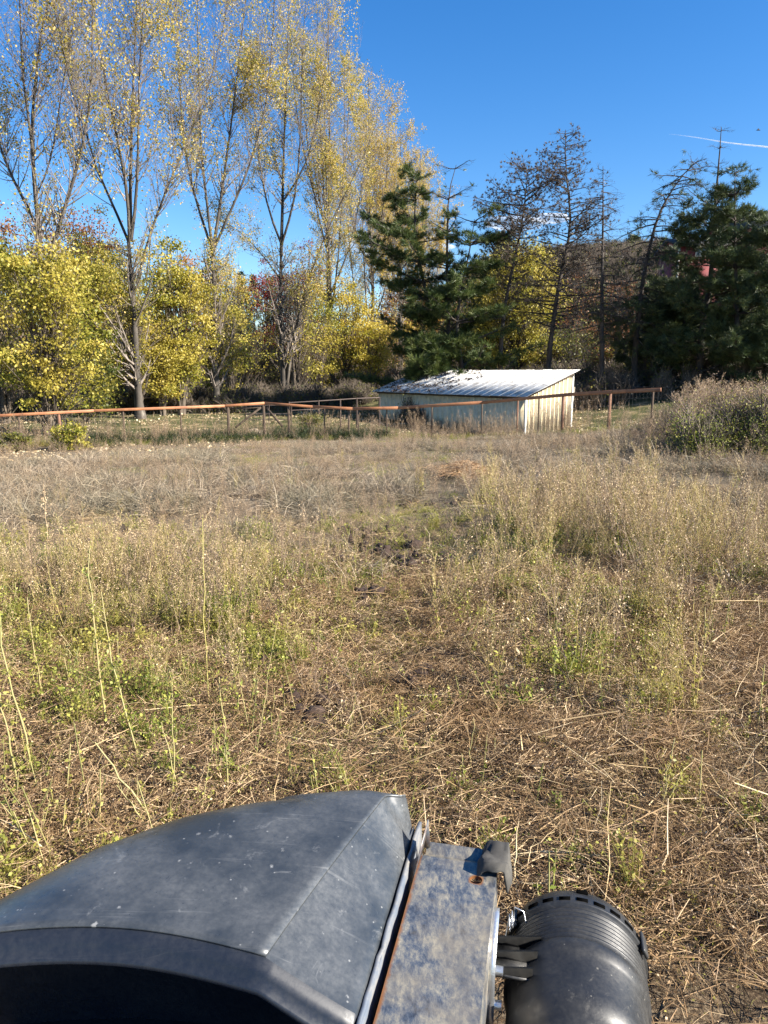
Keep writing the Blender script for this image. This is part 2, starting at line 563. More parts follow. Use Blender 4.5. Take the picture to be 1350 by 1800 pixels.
def weed(i, mats=None, tall=1.0, leafy=.5):
    parts = []
    for s in range(R.integers(2, 4)):
        h = R.uniform(.65, 1.05) * tall
        base = np.r_[R.normal(size=2) * .06, -.03]
        top = base + np.r_[R.normal(size=2) * .13 * h, h]
        mid = (base + top) / 2 + np.r_[R.normal(size=2) * .03, 0]
        st = resample([base, mid, top], 5)[None]
        parts.append(tubes(st, np.linspace(.0038, .0014, 5)[None], 3) + (0,))
        nb = 16
        tt = R.uniform(.3, .98, nb)
        q = np.stack([np.interp(tt, np.linspace(0, 1, 5), st[0, :, c]) for c in range(3)], 1)
        az = R.uniform(0, 6.28, nb); ln = (1.1 - tt) * R.uniform(.2, .45, nb) * tall + .03
        tl = R.uniform(.3, .8, nb)
        d = np.c_[np.cos(az) * np.sin(tl), np.sin(az) * np.sin(tl), np.cos(tl)]
        br = np.stack([q, q + d * ln[:, None] * .5, q + d * ln[:, None] + np.c_[np.zeros(nb), np.zeros(nb), ln * .12]], 1)
        parts.append(tubes(br, np.array([[.0018, .0013, .0008]]), 3) + (0,))
        # seed bits
        ns = 110
        bi = R.integers(0, nb, ns); u = R.uniform(.25, 1.05, ns)[:, None]
        sp = br[bi, 0] * (1 - u) + br[bi, 2] * u + R.normal(size=(ns, 3)) * .008
        parts.append(leafquads(sp, R.uniform(.008, .018, ns)) + (1,))
        nl = int(26 * leafy)
        if nl:
            tl2 = R.uniform(.05, .6, nl)
            lp = np.stack([np.interp(tl2, np.linspace(0, 1, 5), st[0, :, c]) for c in range(3)], 1)
            parts.append(leafquads(lp, R.uniform(.025, .055, nl), aspect=.45) + (2,))
    return proto(make_mesh('weed', parts, mats or [M['weed'], M['seed'], M['green']]))


def leafy(i):
    n = 60
    ang = R.uniform(0, 6.28, n); r = np.abs(R.normal(size=n)) * .12
    tip = np.c_[np.cos(ang) * r, np.sin(ang) * r, R.uniform(.02, .28, n) * np.exp(-r * 2)]
    base = np.c_[tip[:, :2] * .3, np.full(n, -.01)]
    return proto(make_mesh('leafy_weed', [tubes(np.stack([base, (base + tip) / 2 + [0, 0, .03], tip], 1), .0014, 3) + (0,),
                                         leafquads(tip, R.uniform(.014, .036, n), up=.4, aspect=.75) + (0,), leafquads(tip * .9 + R.normal(size=tip.shape) * .03 + [0, 0, .02], R.uniform(.008, .02, n), up=.2) + (0,)], M['green']))


def twigs(i, mat, n=34, L0=.08, L1=.38, r=.0019, lift=.14):
    az = R.uniform(0, 6.28, n); c = np.c_[R.normal(size=(n, 2)) * .2, R.uniform(.005, .07, n)]
    ln = R.uniform(L0, L1, n); el = R.normal(size=n) * lift
    d = np.c_[np.cos(az) * np.cos(el), np.sin(az) * np.cos(el), np.sin(el)]
    bend = R.normal(size=(n, 3)) * .02; bend[:, 2] = np.abs(bend[:, 2])
    A = c - d * ln[:, None] * .5; B = c + d * ln[:, None] * .5
    A[:, 2] = np.maximum(A[:, 2], 0); B[:, 2] = np.maximum(B[:, 2], 0)
    Pt = np.stack([A, c + bend, B], 1)
    parts = [tubes(Pt, (r * R.uniform(.5, 1.4, n))[:, None] * np.array([[1, .85, .5]]), 3)]
    # side twigs
    m = n * 6
    bi = R.integers(0, n, m); u = R.uniform(.1, .95, m)[:, None]
    q = A[bi] * (1 - u) + B[bi] * u + bend[bi] * (1 - np.abs(u * 2 - 1))
    dd = nrm(d[bi] + R.normal(size=(m, 3)) * .6); dd[:, 2] = np.abs(dd[:, 2]) * .7
    ln2 = R.uniform(.03, .12, m)[:, None]
    parts.append(ribbons(np.stack([q, q + dd * ln2], 1), .0020))
    parts.append(leafquads(q + dd * ln2 * R.random((m, 1)), R.uniform(.006, .014, m)))
    return proto(make_mesh('twigs', parts, mat))


def stubble(i):
    parts = []
    n = R.integers(1, 4)
    for s in range(n):
        h = R.uniform(.12, .5)
        b = np.r_[R.normal(size=2) * .05, -.03]; t2 = b + np.r_[R.normal(size=2) * .12 * h, h]
        parts.append(tubes(resample([b, t2], 3)[None], np.array([[.004, .0034, .003]]), 4) + (0,))
        m = 10
        u = R.uniform(.1, 1, m)[:, None]
        parts.append(leafquads(b * (1 - u) + t2 * u, R.uniform(.015, .04, m), aspect=.5) + (1,))
    return proto(make_mesh('stubble', parts, [M['stalk'], M['green']]))


def leaf_litter(i):
    n = 26
    c = np.c_[R.normal(size=(n, 2)) * .3, R.uniform(.01, .05, n)]
    return proto(make_mesh('fallen_leaves', [leafquads(c, R.uniform(.06, .11, n), up=.85, aspect=.9)], M['fallen']))


def clod(i):
    # lumpy closed blob
    th = np.linspace(0, math.pi, 6); ph = np.arange(8) * math.pi / 4
    T, Q = np.meshgrid(th, ph, indexing='ij')
    r = .05 * (1 + R.normal(size=T.shape) * .22)
    r[0] = r[0, 0]; r[-1] = r[-1, 0]
    V = np.stack([r * np.sin(T) * np.cos(Q) * 1.2, r * np.sin(T) * np.sin(Q), r * np.cos(T) * .7], -1).reshape(-1, 3)
    F = [[a * 8 + b, a * 8 + (b + 1) % 8, (a + 1) * 8 + (b + 1) % 8, (a + 1) * 8 + b] for a in range(5) for b in range(8)]
    return proto(make_mesh('clod', [(V, np.array(F), .5)], M['mud']))


def place(n, x0, x1, y0, y1, prob, persp=True):
    """random ground points in the view wedge, kept with probability prob(x, y)"""
    y = R.uniform(y0, y1, n); x = R.uniform(x0, x1, n)
    keep = (R.random(n) < prob(x, y)) & (np.abs(x) < y * .56 + 1.8)
    x = x[keep]; y = y[keep]
    return np.c_[x, y, gz(x, y)]


def rz(n, tilt=.12):
    return np.c_[R.normal(size=(n, 2)) * tilt, R.uniform(0, 6.28, n)]


def fence_y(x):
    """depth of the front fence over x"""
    return np.interp(x, [-40, -15.3, -5.4, -1.3, 4.1, 6.7, 8.1, 9.3, 40], [24, 29.5, 33.3, 32.5, 31, 28, 26.2, 24.9, 4])


def track(x, y):
    return np.exp(-((x - .15 - .03 * (y - 6)) / .85) ** 2) * smooth(4.4, 5.6, y) * (1 - smooth(11.5, 15, y))


def weedy(x, y):
    a = np.exp(-((x + 2.8) / 2.2) ** 2) * smooth(3.8, 6.2, y) * (1 - smooth(7.8, 10, y))
    b = np.exp(-((x - 3.0) / 1.9) ** 2) * smooth(5.6, 7, y) * (1 - smooth(12.5, 16, y)) + .9 * np.exp(-((x - 1.45) ** 2 + (y - 5.1) ** 2) / .3)
    return np.clip(a + b, 0, 1) * (1 - .95 * track(x, y)) * (.06 + .94 * smooth(.42, .56, fbm(x * 1.2, y * 1.2, 31, 2)))


tufts = [mat_tuft(i) for i in range(7)]
straws = [straw_tuft(i) for i in range(6)]
grasses = [short_grass(i) for i in range(3)]
weeds = [weed(i) for i in range(7)]
brownweeds = [weed(i, [M['brownweed'], M['seed'], M['brownweed']], 1.1, .3) for i in range(4)]
leafies = [leafy(i) for i in range(4)]
M['litter'] = leaf_mat('brown_litter', [(0, (.05, .024, .012)), (.4, (.185, .115, .06)), (.8, (.42, .295, .16)), (1, (.74, .55, .32))], .1, (.26, .16, .075), 1.2, random_obj=True)
ltwigs = [twigs(i, M['litter']) for i in range(6)]
stubs = [stubble(i) for i in range(6)]
litters = [leaf_litter(i) for i in range(3)]
clods = [clod(i) for i in range(4)]

# matted grey-tan grass over the middle of the field
p = place(30000, -22, 22, 7.0, 34, lambda x, y: smooth(7.2, 10.5, y + (fbm(x, y, 3) - .5) * 4) * (y < fence_y(x) - .3) * (.06 + .94 * smooth(.38, .52, fbm(x * .8, y * .8, 11, 2)))
          * (1 - .8 * track(x, y)) * (1 - .75 * smooth(-6, -12, x) * smooth(21, 25, y)))
s = R.uniform(.55, 1.15, len(p)) * (1 - .55 * smooth(20, 29, p[:, 1])) * (.25 + 1.35 * smooth(.25, .75, fbm(p[:, 0] * .8, p[:, 1] * .8, 77)))
scatter('dry_grass', tufts, p, rz(len(p)), s, 'matted grey tan dry grass covering the middle of the field')
# straw coloured stems over the near field
p = place(10500, -9, 11, 2.7, 14, lambda x, y: (.22 + .68 * smooth(-.2, 2.6, x)) * (1 - smooth(11, 15, y) * (1 - smooth(3, 6, x))) * (1 - .6 * track(x, y)) * (.12 + .88 * smooth(.38, .55, fbm(x * 1.6, y * 1.6, 15, 2))))
scatter('straw', straws, p, rz(len(p), .2), R.uniform(.5, 1.1, len(p)), 'flattened straw coloured stems lying over the near field')
p = place(9000, -7, 9, 2.6, 10, lambda x, y: (.5 + .4 * smooth(-1, 3, x)) * (1 - smooth(7.5, 10, y)) * (.25 + .75 * smooth(.38, .55, fbm(x * 1.3, y * 1.3, 19, 2))))
p2 = place(420, -6, 8, 2.6, 8, lambda x, y: .25 + .75 * smooth(-.5, 2, x))
scatter('loose_stems', [twigs(i, M['straw'], 5, .3, .9, .0042, .12) for i in range(5)], p2, rz(len(p2), .18), R.uniform(.6, 1.2, len(p2)), 'long pale broken stems strewn over the litter at the right')
scatter('dead_twigs', ltwigs, p, rz(len(p), .12), R.uniform(.6, 1.3, len(p)), 'tangle of dead brown twigs lying on the soil in front of the machine')
p = place(6400, -9, 9, 3.5, 15, lambda x, y: weedy(x, y))
scatter('tall_weeds', weeds + brownweeds[:3], p, rz(len(p), .16), R.uniform(.45, 1.0, len(p)) * np.where(p[:, 0] > 0, 1.15, .95), 'tall thin seeding weeds standing in patches left and right of the track')
p = place(2000, -9, 12, 4.2, 22, lambda x, y: .16 * (1 - .9 * track(x, y)) + .3 * smooth(3, 7, x) * smooth(9, 13, y))
scatter('scattered_weeds', weeds + brownweeds, p, rz(len(p), .2), R.uniform(.3, .62, len(p)), 'thin dry weeds scattered over the field')
p = place(11000, -8, 8, 2.6, 12, lambda x, y: np.clip(.9 * weedy(x, y - .3) + .45 * smooth(0, -3, x) * (1 - smooth(6, 8, y)) + .55 * np.exp(-((x - 1.5) ** 2 + (y - 5.0) ** 2) / .25) + .06, 0, 1)
          * smooth(.38, .55, fbm(x * 1.4, y * 1.4, 44)))
scatter('green_weeds', leafies, p, rz(len(p), .2), R.uniform(.5, 1.15, len(p)), 'low green leafy weeds under the tall stems')
p = place(9000, -8, 8, 4.0, 30, lambda x, y: np.clip(.55 * track(x, y) + .3 * smooth(.5, .65, fbm(x * .7, y * .7, 52)), 0, 1) * (y < fence_y(x)))
scatter('short_grass', grasses, p, rz(len(p), .2), R.uniform(.6, 1.1, len(p)), 'short green grass growing along the muddy track')
p = place(2200, -7, 7, 2.8, 8, lambda x, y: .55 * (.4 + .6 * smooth(0, -2, x)))
scatter('stubble', stubs, p, rz(len(p), .25), R.uniform(.5, 1.1, len(p)), 'short cut weed stubble standing in the soil')
p = place(2600, -2, 3, 4, 14, lambda x, y: track(x, y) * smooth(.45, .62, fbm(x * 1.5, y * 1.5, 61)))
scatter('mud_clods', clods, p, rz(len(p), .5), R.uniform(.3, 1.3, len(p)), 'dark lumps of trodden mud along the track')
p = place(9000, -40, 30, 22, 75, lambda x, y: np.where(y < fence_y(x), .8 * smooth(-3, -10, x) * smooth(20, 25, y), .7 * smooth(.35, .55, fbm(x * .3, y * .3, 71))))
scatter('fallen_leaves', litters, p, rz(len(p), .05), R.uniform(.7, 1.3, len(p)), 'pale fallen leaves under the poplars and along the fence')
# small brown twiggy weeds through the matted grass
p = place(12000, -20, 20, 8.5, 30, lambda x, y: smooth(8.5, 10, y) * (y < fence_y(x) - .5) * smooth(.42, .6, fbm(x * .9, y * .9, 131, 2)) * (1 - .7 * track(x, y)))
scatter('brown_weeds', brownweeds, p, rz(len(p), .3), R.uniform(.22, .55, len(p)), 'small brown twiggy weeds growing through the matted dry grass')
# yellow green crumbs of chopped weed all over the near soil
def crumbs(i):
    n = 150
    c = np.c_[R.normal(size=(n, 2)) * .22, R.uniform(.005, .07, n)]
    return proto(make_mesh('chopped_weed', [leafquads(c, R.uniform(.007, .02, n), aspect=.5), blades(24, .2, .05, .14, 1.2, .5, .0025)], M['green']))
crs = [crumbs(i) for i in range(4)]
p = place(5200, -7, 8, 2.6, 10, lambda x, y: (.25 + .75 * smooth(.5, -2, x)) * smooth(.36, .56, fbm(x * 1.2, y * 1.2, 141, 2)))
scatter('chopped_weeds', crs, p, rz(len(p), .1), R.uniform(.6, 1.3, len(p)), 'yellow green crumbs of chopped weeds scattered over the near soil')
cp_ = []
for (px, py, n_) in ((617, 946, 16), (603, 985, 14), (688, 984, 22), (705, 998, 12), (778, 990, 12), (640, 1062, 18), (560, 1250, 16), (430, 1185, 8), (740, 1200, 10)):
    q = PG(px, py); n_ = int(n_)
    xx = q[0] + R.normal(size=n_) * .14; yy = q[1] + R.normal(size=n_) * .22
    cp_.append(np.c_[xx, yy, gz(xx, yy) + .03])
cp_ = np.concatenate(cp_)
scatter('trodden_mud', clods, cp_, rz(len(cp_), .5), R.uniform(.8, 2.2, len(cp_)), 'dark heaps of trodden mud clods in the middle of the track')
# green verge and dark weeds along the fence
x = R.uniform(-17, 10, 2400); y = fence_y(x) + R.normal(size=2400) * .45 + .3
p = np.c_[x, y, gz(x, y)]
scatter('fence_verge', leafies + grasses + brownweeds[:2], p, rz(len(p), .15), R.uniform(.7, 1.9, len(p)) * (.3 + .6 * fbm(x * .8, y * .8, 81)), 'green and brown weeds growing along the foot of the fence')
# dry pale grass beyond the poplars
p = place(5200, -60, 20, 50, 84, lambda x, y: smooth(50, 60, y + x * .4) * smooth(.3, .5, fbm(x * .15, y * .15, 91)))
scatter('pasture_grass', tufts, p, rz(len(p)), R.uniform(2.0, 3.6, len(p)), 'pale dry grass of the pasture beyond the poplars')

# ------------------------------------------------------------------ trees
def spawn(Pp, Rp, m, t0, t1, L, ang, upb, k=4, rr=.55, wob=.08, lenpow=.6, out=0.0, axis_xy=None, rmin=.004, endf=.25):
    n, kk, _ = Pp.shape
    ln = np.linalg.norm(np.diff(Pp, axis=1), axis=2).sum(1)
    i = R.choice(n, m, p=ln / ln.sum()); t = R.uniform(t0, t1, m)
    f = t * (kk - 1); a = np.minimum(f.astype(int), kk - 2); u = (f - a)[:, None]
    pos = Pp[i, a] * (1 - u) + Pp[i, a + 1] * u
    tan = nrm(Pp[i, a + 1] - Pp[i, a])
    rp = Rp[i, a] * (1 - u[:, 0]) + Rp[i, a + 1] * u[:, 0]
    pr = R.normal(size=(m, 3)); pr[:, 2] *= .4
    if out and axis_xy is not None:
        ov = pos - np.r_[axis_xy, 0]; ov[:, 2] = 0
        pr = pr + nrm(ov) * out
    pr = nrm(pr - tan * (pr * tan).sum(1, keepdims=True))
    an = ang * R.uniform(.7, 1.3, m)[:, None]
    d = nrm(np.cos(an) * tan + np.sin(an) * pr)
    Ln = L * (1 - lenpow * t) * R.uniform(.55, 1.2, m)
    pts = [pos]
    for q in range(k - 1):
        d = nrm(d + np.array([0, 0, upb]) + R.normal(size=(m, 3)) * wob)
        pts.append(pts[-1] + d * (Ln / (k - 1))[:, None])
    r0 = np.maximum(rp * rr, rmin)
    return np.stack(pts, 1), r0[:, None] * np.linspace(1, endf, k)[None, :]


def along(Pp, m, t0=.2, t1=1.0, jit=.05):
    n, k, _ = Pp.shape
    i = R.integers(0, n, m); f = R.uniform(t0, t1, m) * (k - 1); a = np.minimum(f.astype(int), k - 2); u = (f - a)[:, None]
    return Pp[i, a] * (1 - u) + Pp[i, a + 1] * u + R.normal(size=(m, 3)) * jit


def as_batch(limbs, k=10):
    Pt = np.stack([resample(l[0], k) for l in limbs]); Rd = np.stack([np.linspace(l[1] ** .5, l[2] ** .5, k) ** 2 for l in limbs])
    return Pt, Rd


POP = 'tall poplars in a row behind the fence'


def poplar(label, base, limbs, n1=22, n2=420, n3=1900, nleaf=5200, lm='poplar_leaf', lsize=.12, low=0, lowmat='green_yellow', lowtop=9, spread=2.4):
    """limbs: [(points, r0, r1)], first is the trunk"""
    root = thing('poplar_tree', label, 'tree', base, POP)
    b = np.asarray(base, float)
    L0, R0 = as_batch([(np.asarray(l[0]) - b, l[1], l[2]) for l in limbs])
    ax = np.zeros(2)
    tp = L0[:1].copy(); tr = R0[:1].copy(); tr[0, 0] *= 1.5
    link('trunk', make_mesh('trunk', [tubes(tp, tr, 10, vals=np.array([.5]))], M['poplar_bark'], True), root)
    for q in range(1, len(L0)):
        link('limb', make_mesh('limb', [tubes(L0[q:q + 1], R0[q:q + 1], 7)], M['poplar_bark'], True), root)
    L1, R1 = spawn(L0, R0, int(n1 * 1.2) * len(L0), .2, .97, 4.4, rad(36), .15, 6, .42, .08, .5, rmin=.012)
    A = np.concatenate([L0[:, ::3], L1[:, [0, 1, 3, 5]]]); AR = np.concatenate([R0[:, ::3], R1[:, [0, 1, 3, 5]]])
    L2, R2 = spawn(A, AR, int(n2 * 1.25), .15, 1, 2.1, rad(44), .13, 4, .45, .1, .3, rmin=.008)
    L3, R3 = spawn(np.concatenate([L2, L1[:, [1, 2, 4, 5]]]), np.concatenate([R2, R1[:, [1, 2, 4, 5]]]), int(n3 * 1.25), .1, 1, .85, rad(46), .1, 3, .5, .12, .2, rmin=.0055)
    link('branches', make_mesh('branches', [tubes(L1, R1, 4), tubes(L2, R2, 3), tubes(L3, R3, 3)], M['twig']), root)['kind'] = 'stuff'
    nleaf = int(nleaf * 1.75)
    c = along(L3, int(nleaf * 2.2), .3, 1, .12)
    cw = c + b
    g = fbm(cw[:, 0] * .9 + cw[:, 2] * .17, cw[:, 2] * .7 + cw[:, 1] * .43, 13) + R.normal(size=len(c)) * .06
    c = c[g > np.quantile(g, 1 - 1 / 2.2)]
    parts = [leafquads(c, R.uniform(.6, 1.15, len(c)) * lsize, droop=.4)]
    link('foliage', make_mesh('foliage', parts, M[lm]), root)['kind'] = 'stuff'
    return root


def pxl(pts, D, off=0.0, d1=None):
    """a limb through picture points at depth D, drifting by off towards its tip"""
    n = len(pts)
    return np.array([P(x, y, D + off * (i / (n - 1)) ** 1.5) for i, (x, y) in enumerate(pts)])


def gbase(px, D):
    p = P(px, 700, D)
    return np.array([p[0], D, float(gz(p[0], D))])


def T_from_photo(label, px, D, trunk, limbs, **kw):
    b = gbase(px, D)
    tr = np.vstack([b + [0, 0, -.2], pxl(trunk, D)])
    ls = [(tr, .25, .09)]
    for i, (pts, r0) in enumerate(limbs):
        ls.append((pxl(pts, D, [1.6, -1.8, .6, -1.0, 2.2, -.5][i % 6]), r0 * .82, .016))
    return poplar(label, b, ls, **kw)


T_from_photo('leftmost poplar, its forked white trunk rising out of a yellow green thicket', 82, 36, [(80, 690), (76, 560), (72, 450), (63, 352)], [
    ([(63, 352), (56, 267), (55, 207), (64, 133), (70, 53), (89, 0), (100, -90)], .12),
    ([(58, 270), (44, 163), (38, 118), (35, 0), (30, -90)], .08),
    ([(72, 500), (105, 390), (140, 290), (150, 240), (163, 160), (163, 60), (160, -90)], .13),
    ([(150, 262), (128, 160), (104, 60), (80, -70)], .06),
    ([(66, 400), (45, 355), (15, 305), (-5, 245), (-35, 130), (-50, 0)], .10),
    ([(66, 340), (88, 290), (97, 240), (110, 150), (130, 40)], .05)], n2=800, n3=3600, nleaf=5200)
T_from_photo('second poplar from the left, dark bare trunk splitting into five upright stems', 245, 42, [(240, 660), (237, 560), (230, 480), (226, 425)], [
    ([(226, 425), (215, 400), (195, 350), (160, 280), (150, 220), (120, 120), (95, 0)], .10),
    ([(228, 425), (226, 340), (218, 300), (205, 240), (190, 170), (178, 110), (165, 20), (150, -90)], .13),
    ([(229, 425), (229, 300), (232, 200), (236, 120), (240, 0), (245, -100)], .14),
    ([(230, 425), (240, 360), (243, 250), (245, 100), (262, -90)], .12),
    ([(240, 500), (250, 450), (270, 395), (300, 310), (330, 250), (350, 200), (385, 100), (400, 0)], .10)], n2=850, n3=3800, nleaf=6500)
T_from_photo('third poplar from the left, leafy foot and several pale upright stems', 380, 49, [(379, 650), (377, 560), (376, 500), (373, 440)], [
    ([(373, 440), (350, 370), (330, 310), (320, 240), (315, 140), (310, 20), (300, -90)], .11),
    ([(373, 440), (362, 340), (352, 260), (350, 150), (345, 0), (350, -90)], .12),
    ([(374, 440), (385, 380), (392, 320), (405, 230), (415, 150), (425, 60), (440, -70)], .14),
    ([(375, 440), (400, 380), (430, 320), (450, 260), (470, 180), (480, 60), (485, -60)], .11)], n2=850, n3=4000, nleaf=10500)
T_from_photo('fourth poplar from the left, smooth pale double trunk behind the fence brace', 500, 57, [(497, 640), (494, 560), (493, 480), (494, 450)], [
    ([(494, 450), (497, 340), (500, 220), (505, 100), (508, -20)], .17),
    ([(503, 690), (508, 630), (520, 580), (535, 510), (560, 440), (600, 350), (640, 280), (660, 220)], .17),
    ([(495, 430), (470, 370), (455, 280), (445, 180), (440, 60)], .11),
    ([(495, 430), (520, 350), (530, 220), (530, 100), (538, 0)], .12),
    ([(493, 490), (455, 440), (415, 400), (380, 385)], .06),
    ([(500, 350), (540, 290), (560, 200), (575, 90), (580, 10)], .1)], n2=1000, n3=4600, nleaf=12000)


def poplar_free(label, px, D, Ht, lean=0.0, nl=7, spread=3.0, **kw):
    b = gbase(px, D)
    top = b + np.array([lean, 0, Ht])
    tr = np.array([b + [0, 0, -.2], b + [0.02 * Ht * R.normal(), 0, Ht * .3], b + [lean * .5, .3, Ht * .65], top])
    ls = [(tr, .27, .02)]
    for q in range(nl):
        h0 = Ht * R.uniform(.12, .5); az = q * 2.4 + R.normal() * .3; ru = spread * R.uniform(.55, 1.0)
        dd = np.array([math.cos(az), math.sin(az), 0])
        h1 = Ht * R.uniform(.72, .97)
        s0 = b + (top - b) * (h0 / Ht)
        ls.append((np.array([s0, s0 + dd * ru * .5 + [0, 0, (h1 - h0) * .22], s0 + dd * ru * .9 + [0, 0, (h1 - h0) * .6], s0 + dd * ru + [lean * .4, 0, h1 - h0]]), .09, .012))
    return poplar(label, b, ls, **kw)


poplar_free('fifth poplar from the left, dense with small gold leaves', 585, 65, 31, 0, 8, 3.6, n2=900, n3=3600, nleaf=17000)
poplar_free('gold leaved poplar just left of the dark pines', 650, 73, 28.5, 0, 8, 3.6, n2=900, n3=3600, nleaf=18000, lm='poplar_gold')
poplar_free('shorter gold poplar rising behind the leftmost pine', 702, 81, 26.5, 0, 8, 3.4, n2=900, n3=3400, nleaf=18000, lm='poplar_gold', lsize=.13)
poplar_free('last and lowest poplar of the row, orange tinted leaves', 735, 89, 22.5, .5, 7, 3.2, n2=800, n3=3000, nleaf=15000, lm='poplar_gold', lsize=.14)


def crown_tree(name, label, cat, px, D, ytop, w, mat, nclump=60, per=70, lsize=.13, stems=4, ybot=.12, bark='grey_twig', group=None, clr=.45, base_z=None, bare=0):
    """ytop: picture row of the top; w: crown width in metres; ybot: where the crown starts (share of the height)"""
    b = gbase(px, D)
    if base_z is not None: b[2] = base_z
    Ht = (P(px, ytop, D)[2] - b[2]) * 1.1
    root = thing(name, label, cat, b, group)
    ph = R.uniform(0, 6.28)
    c = R.normal(size=(nclump, 3)); c = nrm(c) * (R.uniform(.25, 1, nclump)[:, None] ** .5)
    wob = 1 + .3 * np.sin(np.arctan2(c[:, 1], c[:, 0]) * 3 + ph + c[:, 2] * 2) + R.normal(size=nclump) * .2
    hz = Ht * (1 - ybot) / 2
    C3 = np.c_[c[:, 0] * w / 2 * wob, c[:, 1] * w / 2 * wob, c[:, 2] * hz * (1 + R.normal(size=nclump) * .06) + Ht * ybot + hz]
    C3[:, 2] = np.where(C3[:, 2] > Ht * .8, C3[:, 2] - Ht * .25 * R.random(nclump) * (np.hypot(c[:, 0], c[:, 1]) > .25), C3[:, 2])
    st = []
    for s in range(stems):
        az = s * 6.28 / stems + ph; sp = w * .22 * R.uniform(.5, 1.2) * (stems > 1)
        st.append((np.array([[0.1 * math.cos(az) * (stems > 1), .1 * math.sin(az) * (stems > 1), -.15], [sp * .5 * math.cos(az), sp * .5 * math.sin(az), Ht * .35], [sp * math.cos(az), sp * math.sin(az), Ht * .9]]), max(.05, Ht * .016), .01))
    S, SR = as_batch(st, 6)
    link('trunk', make_mesh('trunk', [tubes(S, SR, 6)], M[bark], True), root)
    si = R.integers(0, stems, nclump); f = np.clip(C3[:, 2] / Ht - .28, .03, .95) * 5; a = np.minimum(f.astype(int), 4); u = (f - a)[:, None]
    q = S[si, a] * (1 - u) + S[si, a + 1] * u
    br = np.stack([q, q * .5 + C3 * .5 + [0, 0, .06 * w * .3] + R.normal(size=C3.shape) * .1, C3], 1)
    tw, twr = spawn(br, np.full((nclump, 3), .02), nclump * (7 + bare), .4, 1, .5 + clr, rad(50), .02, 3, .4, .2, .1, rmin=.006)
    link('branches', make_mesh('branches', [tubes(br, np.array([[.035, .022, .01]]) * max(.6, Ht / 9), 4), tubes(tw, twr, 3)], M[bark]), root)['kind'] = 'stuff'
    n = int(nclump * per * (1.75 if bare < 5 else 1.3))
    ci = R.integers(0, nclump, n)
    lp = C3[ci] + R.normal(size=(n, 3)) * np.array([clr, clr, clr * .55]) * R.uniform(.5, 1.2, nclump)[ci][:, None]
    lp[:, 2] = np.maximum(lp[:, 2], .1)
    vals = np.clip(R.random(nclump)[ci] * .7 + R.random(n) * .5 - .1, 0, 1)
    link('foliage', make_mesh('foliage', [leafquads(lp, R.uniform(.6, 1.2, n) * lsize * 1.12, vals)], M[mat]), root)['kind'] = 'stuff'
    return root


BG = 'autumn trees and bushes behind the poplar row'
U = lambda *a, **k: crown_tree('bushy_tree', a[0], 'tree', *a[1:], group=BG, **k)
U('yellow green tree at the left edge, filling the space below the first poplar', 5, 39, 410, 5.0, 'green_yellow', 95, 75, .13)
U('yellow leaved thicket around the foot of the first poplar', 85, 34.6, 415, 4.6, 'green_yellow', 110, 75, .13, ybot=.06, stems=6)
U('yellow green tree between the first and the second poplar', 160, 43.5, 432, 4.6, 'green_yellow', 95, 75, .13, ybot=.12)
U('low green growth at the foot of the first and second poplars', 150, 39.5, 590, 3.6, 'olive', 45, 75, .12, ybot=.08)
U('bright yellow green tree between the second and the third poplar', 318, 46, 442, 3.7, 'green_yellow', 100, 85, .135, ybot=.12)
U('low yellow green bush in front of the gap right of the second poplar', 285, 45, 560, 2.4, 'green_yellow', 50, 80, .12, ybot=.1)
U('yellow green tree half hidden behind the second poplar', 215, 52, 440, 5.0, 'green_yellow', 90, 60, .13, ybot=.14)
U('leaf covered shoots climbing the third poplar', 378, 49.6, 420, 1.9, 'green_yellow', 60, 45, .12, ybot=.04, clr=.3, bare=3)
U('leaf covered shoots climbing the second poplar', 243, 42.5, 480, 1.7, 'green_yellow', 42, 40, .115, ybot=.03, clr=.3, bare=3)
U('thin twiggy yellow tree left of the double trunked poplar', 425, 60, 500, 4.0, 'yellow', 60, 22, .12, ybot=.1, bare=10)
U('thin yellowing growth around the double trunked poplar', 520, 58.5, 470, 4.6, 'green_yellow', 70, 26, .125, ybot=.08, bare=8)
U('bright yellow tree right of the double trunked poplar', 612, 66, 490, 5.0, 'yellow', 90, 60, .14, ybot=.12, bare=3)
U('golden yellow tree left of the lower pine boughs', 655, 63, 560, 3.6, 'yellow', 60, 55, .14, ybot=.16, bare=3)
U('brown leaved oak seen in the gap left of the second poplar', 150, 76, 372, 8.0, 'rust', 110, 60, .19, ybot=.15, clr=.8)
U('dark brown tree behind the first poplar', 25, 70, 388, 8.0, 'rust', 100, 55, .19, ybot=.15, clr=.8)
U('yellow tree in the gap between the first and the second poplar', 190, 46, 455, 3.8, 'green_yellow', 80, 75, .13, ybot=.1)
U('mixed green and yellow growth right of the third poplar', 405, 53, 520, 3.0, 'green_yellow', 55, 55, .13, ybot=.08)
U('yellow and green tree just left of the fifth poplar', 560, 62, 520, 4.0, 'green_yellow', 65, 50, .14, ybot=.1, bare=4)
U('olive brown tree behind the second poplar', 205, 78, 395, 6.0, 'olive', 90, 55, .19, ybot=.1, clr=.7)
U('nearly bare pinkish tree between the second and third poplars', 290, 82, 400, 7.0, 'poplar_gold', 60, 14, .16, ybot=.15, bare=14, clr=.8)
U('orange tree peering out behind the third poplar', 345, 84, 455, 6.0, 'orange', 70, 50, .18, ybot=.15, clr=.7)
U('dark red maple behind the double trunked poplar', 482, 96, 458, 6.5, 'red', 85, 55, .2, ybot=.2, clr=.7)
U('lighter red tree right of the dark red maple', 540, 99, 452, 8.0, 'red', 90, 40, .2, ybot=.2, clr=.8, bare=5)
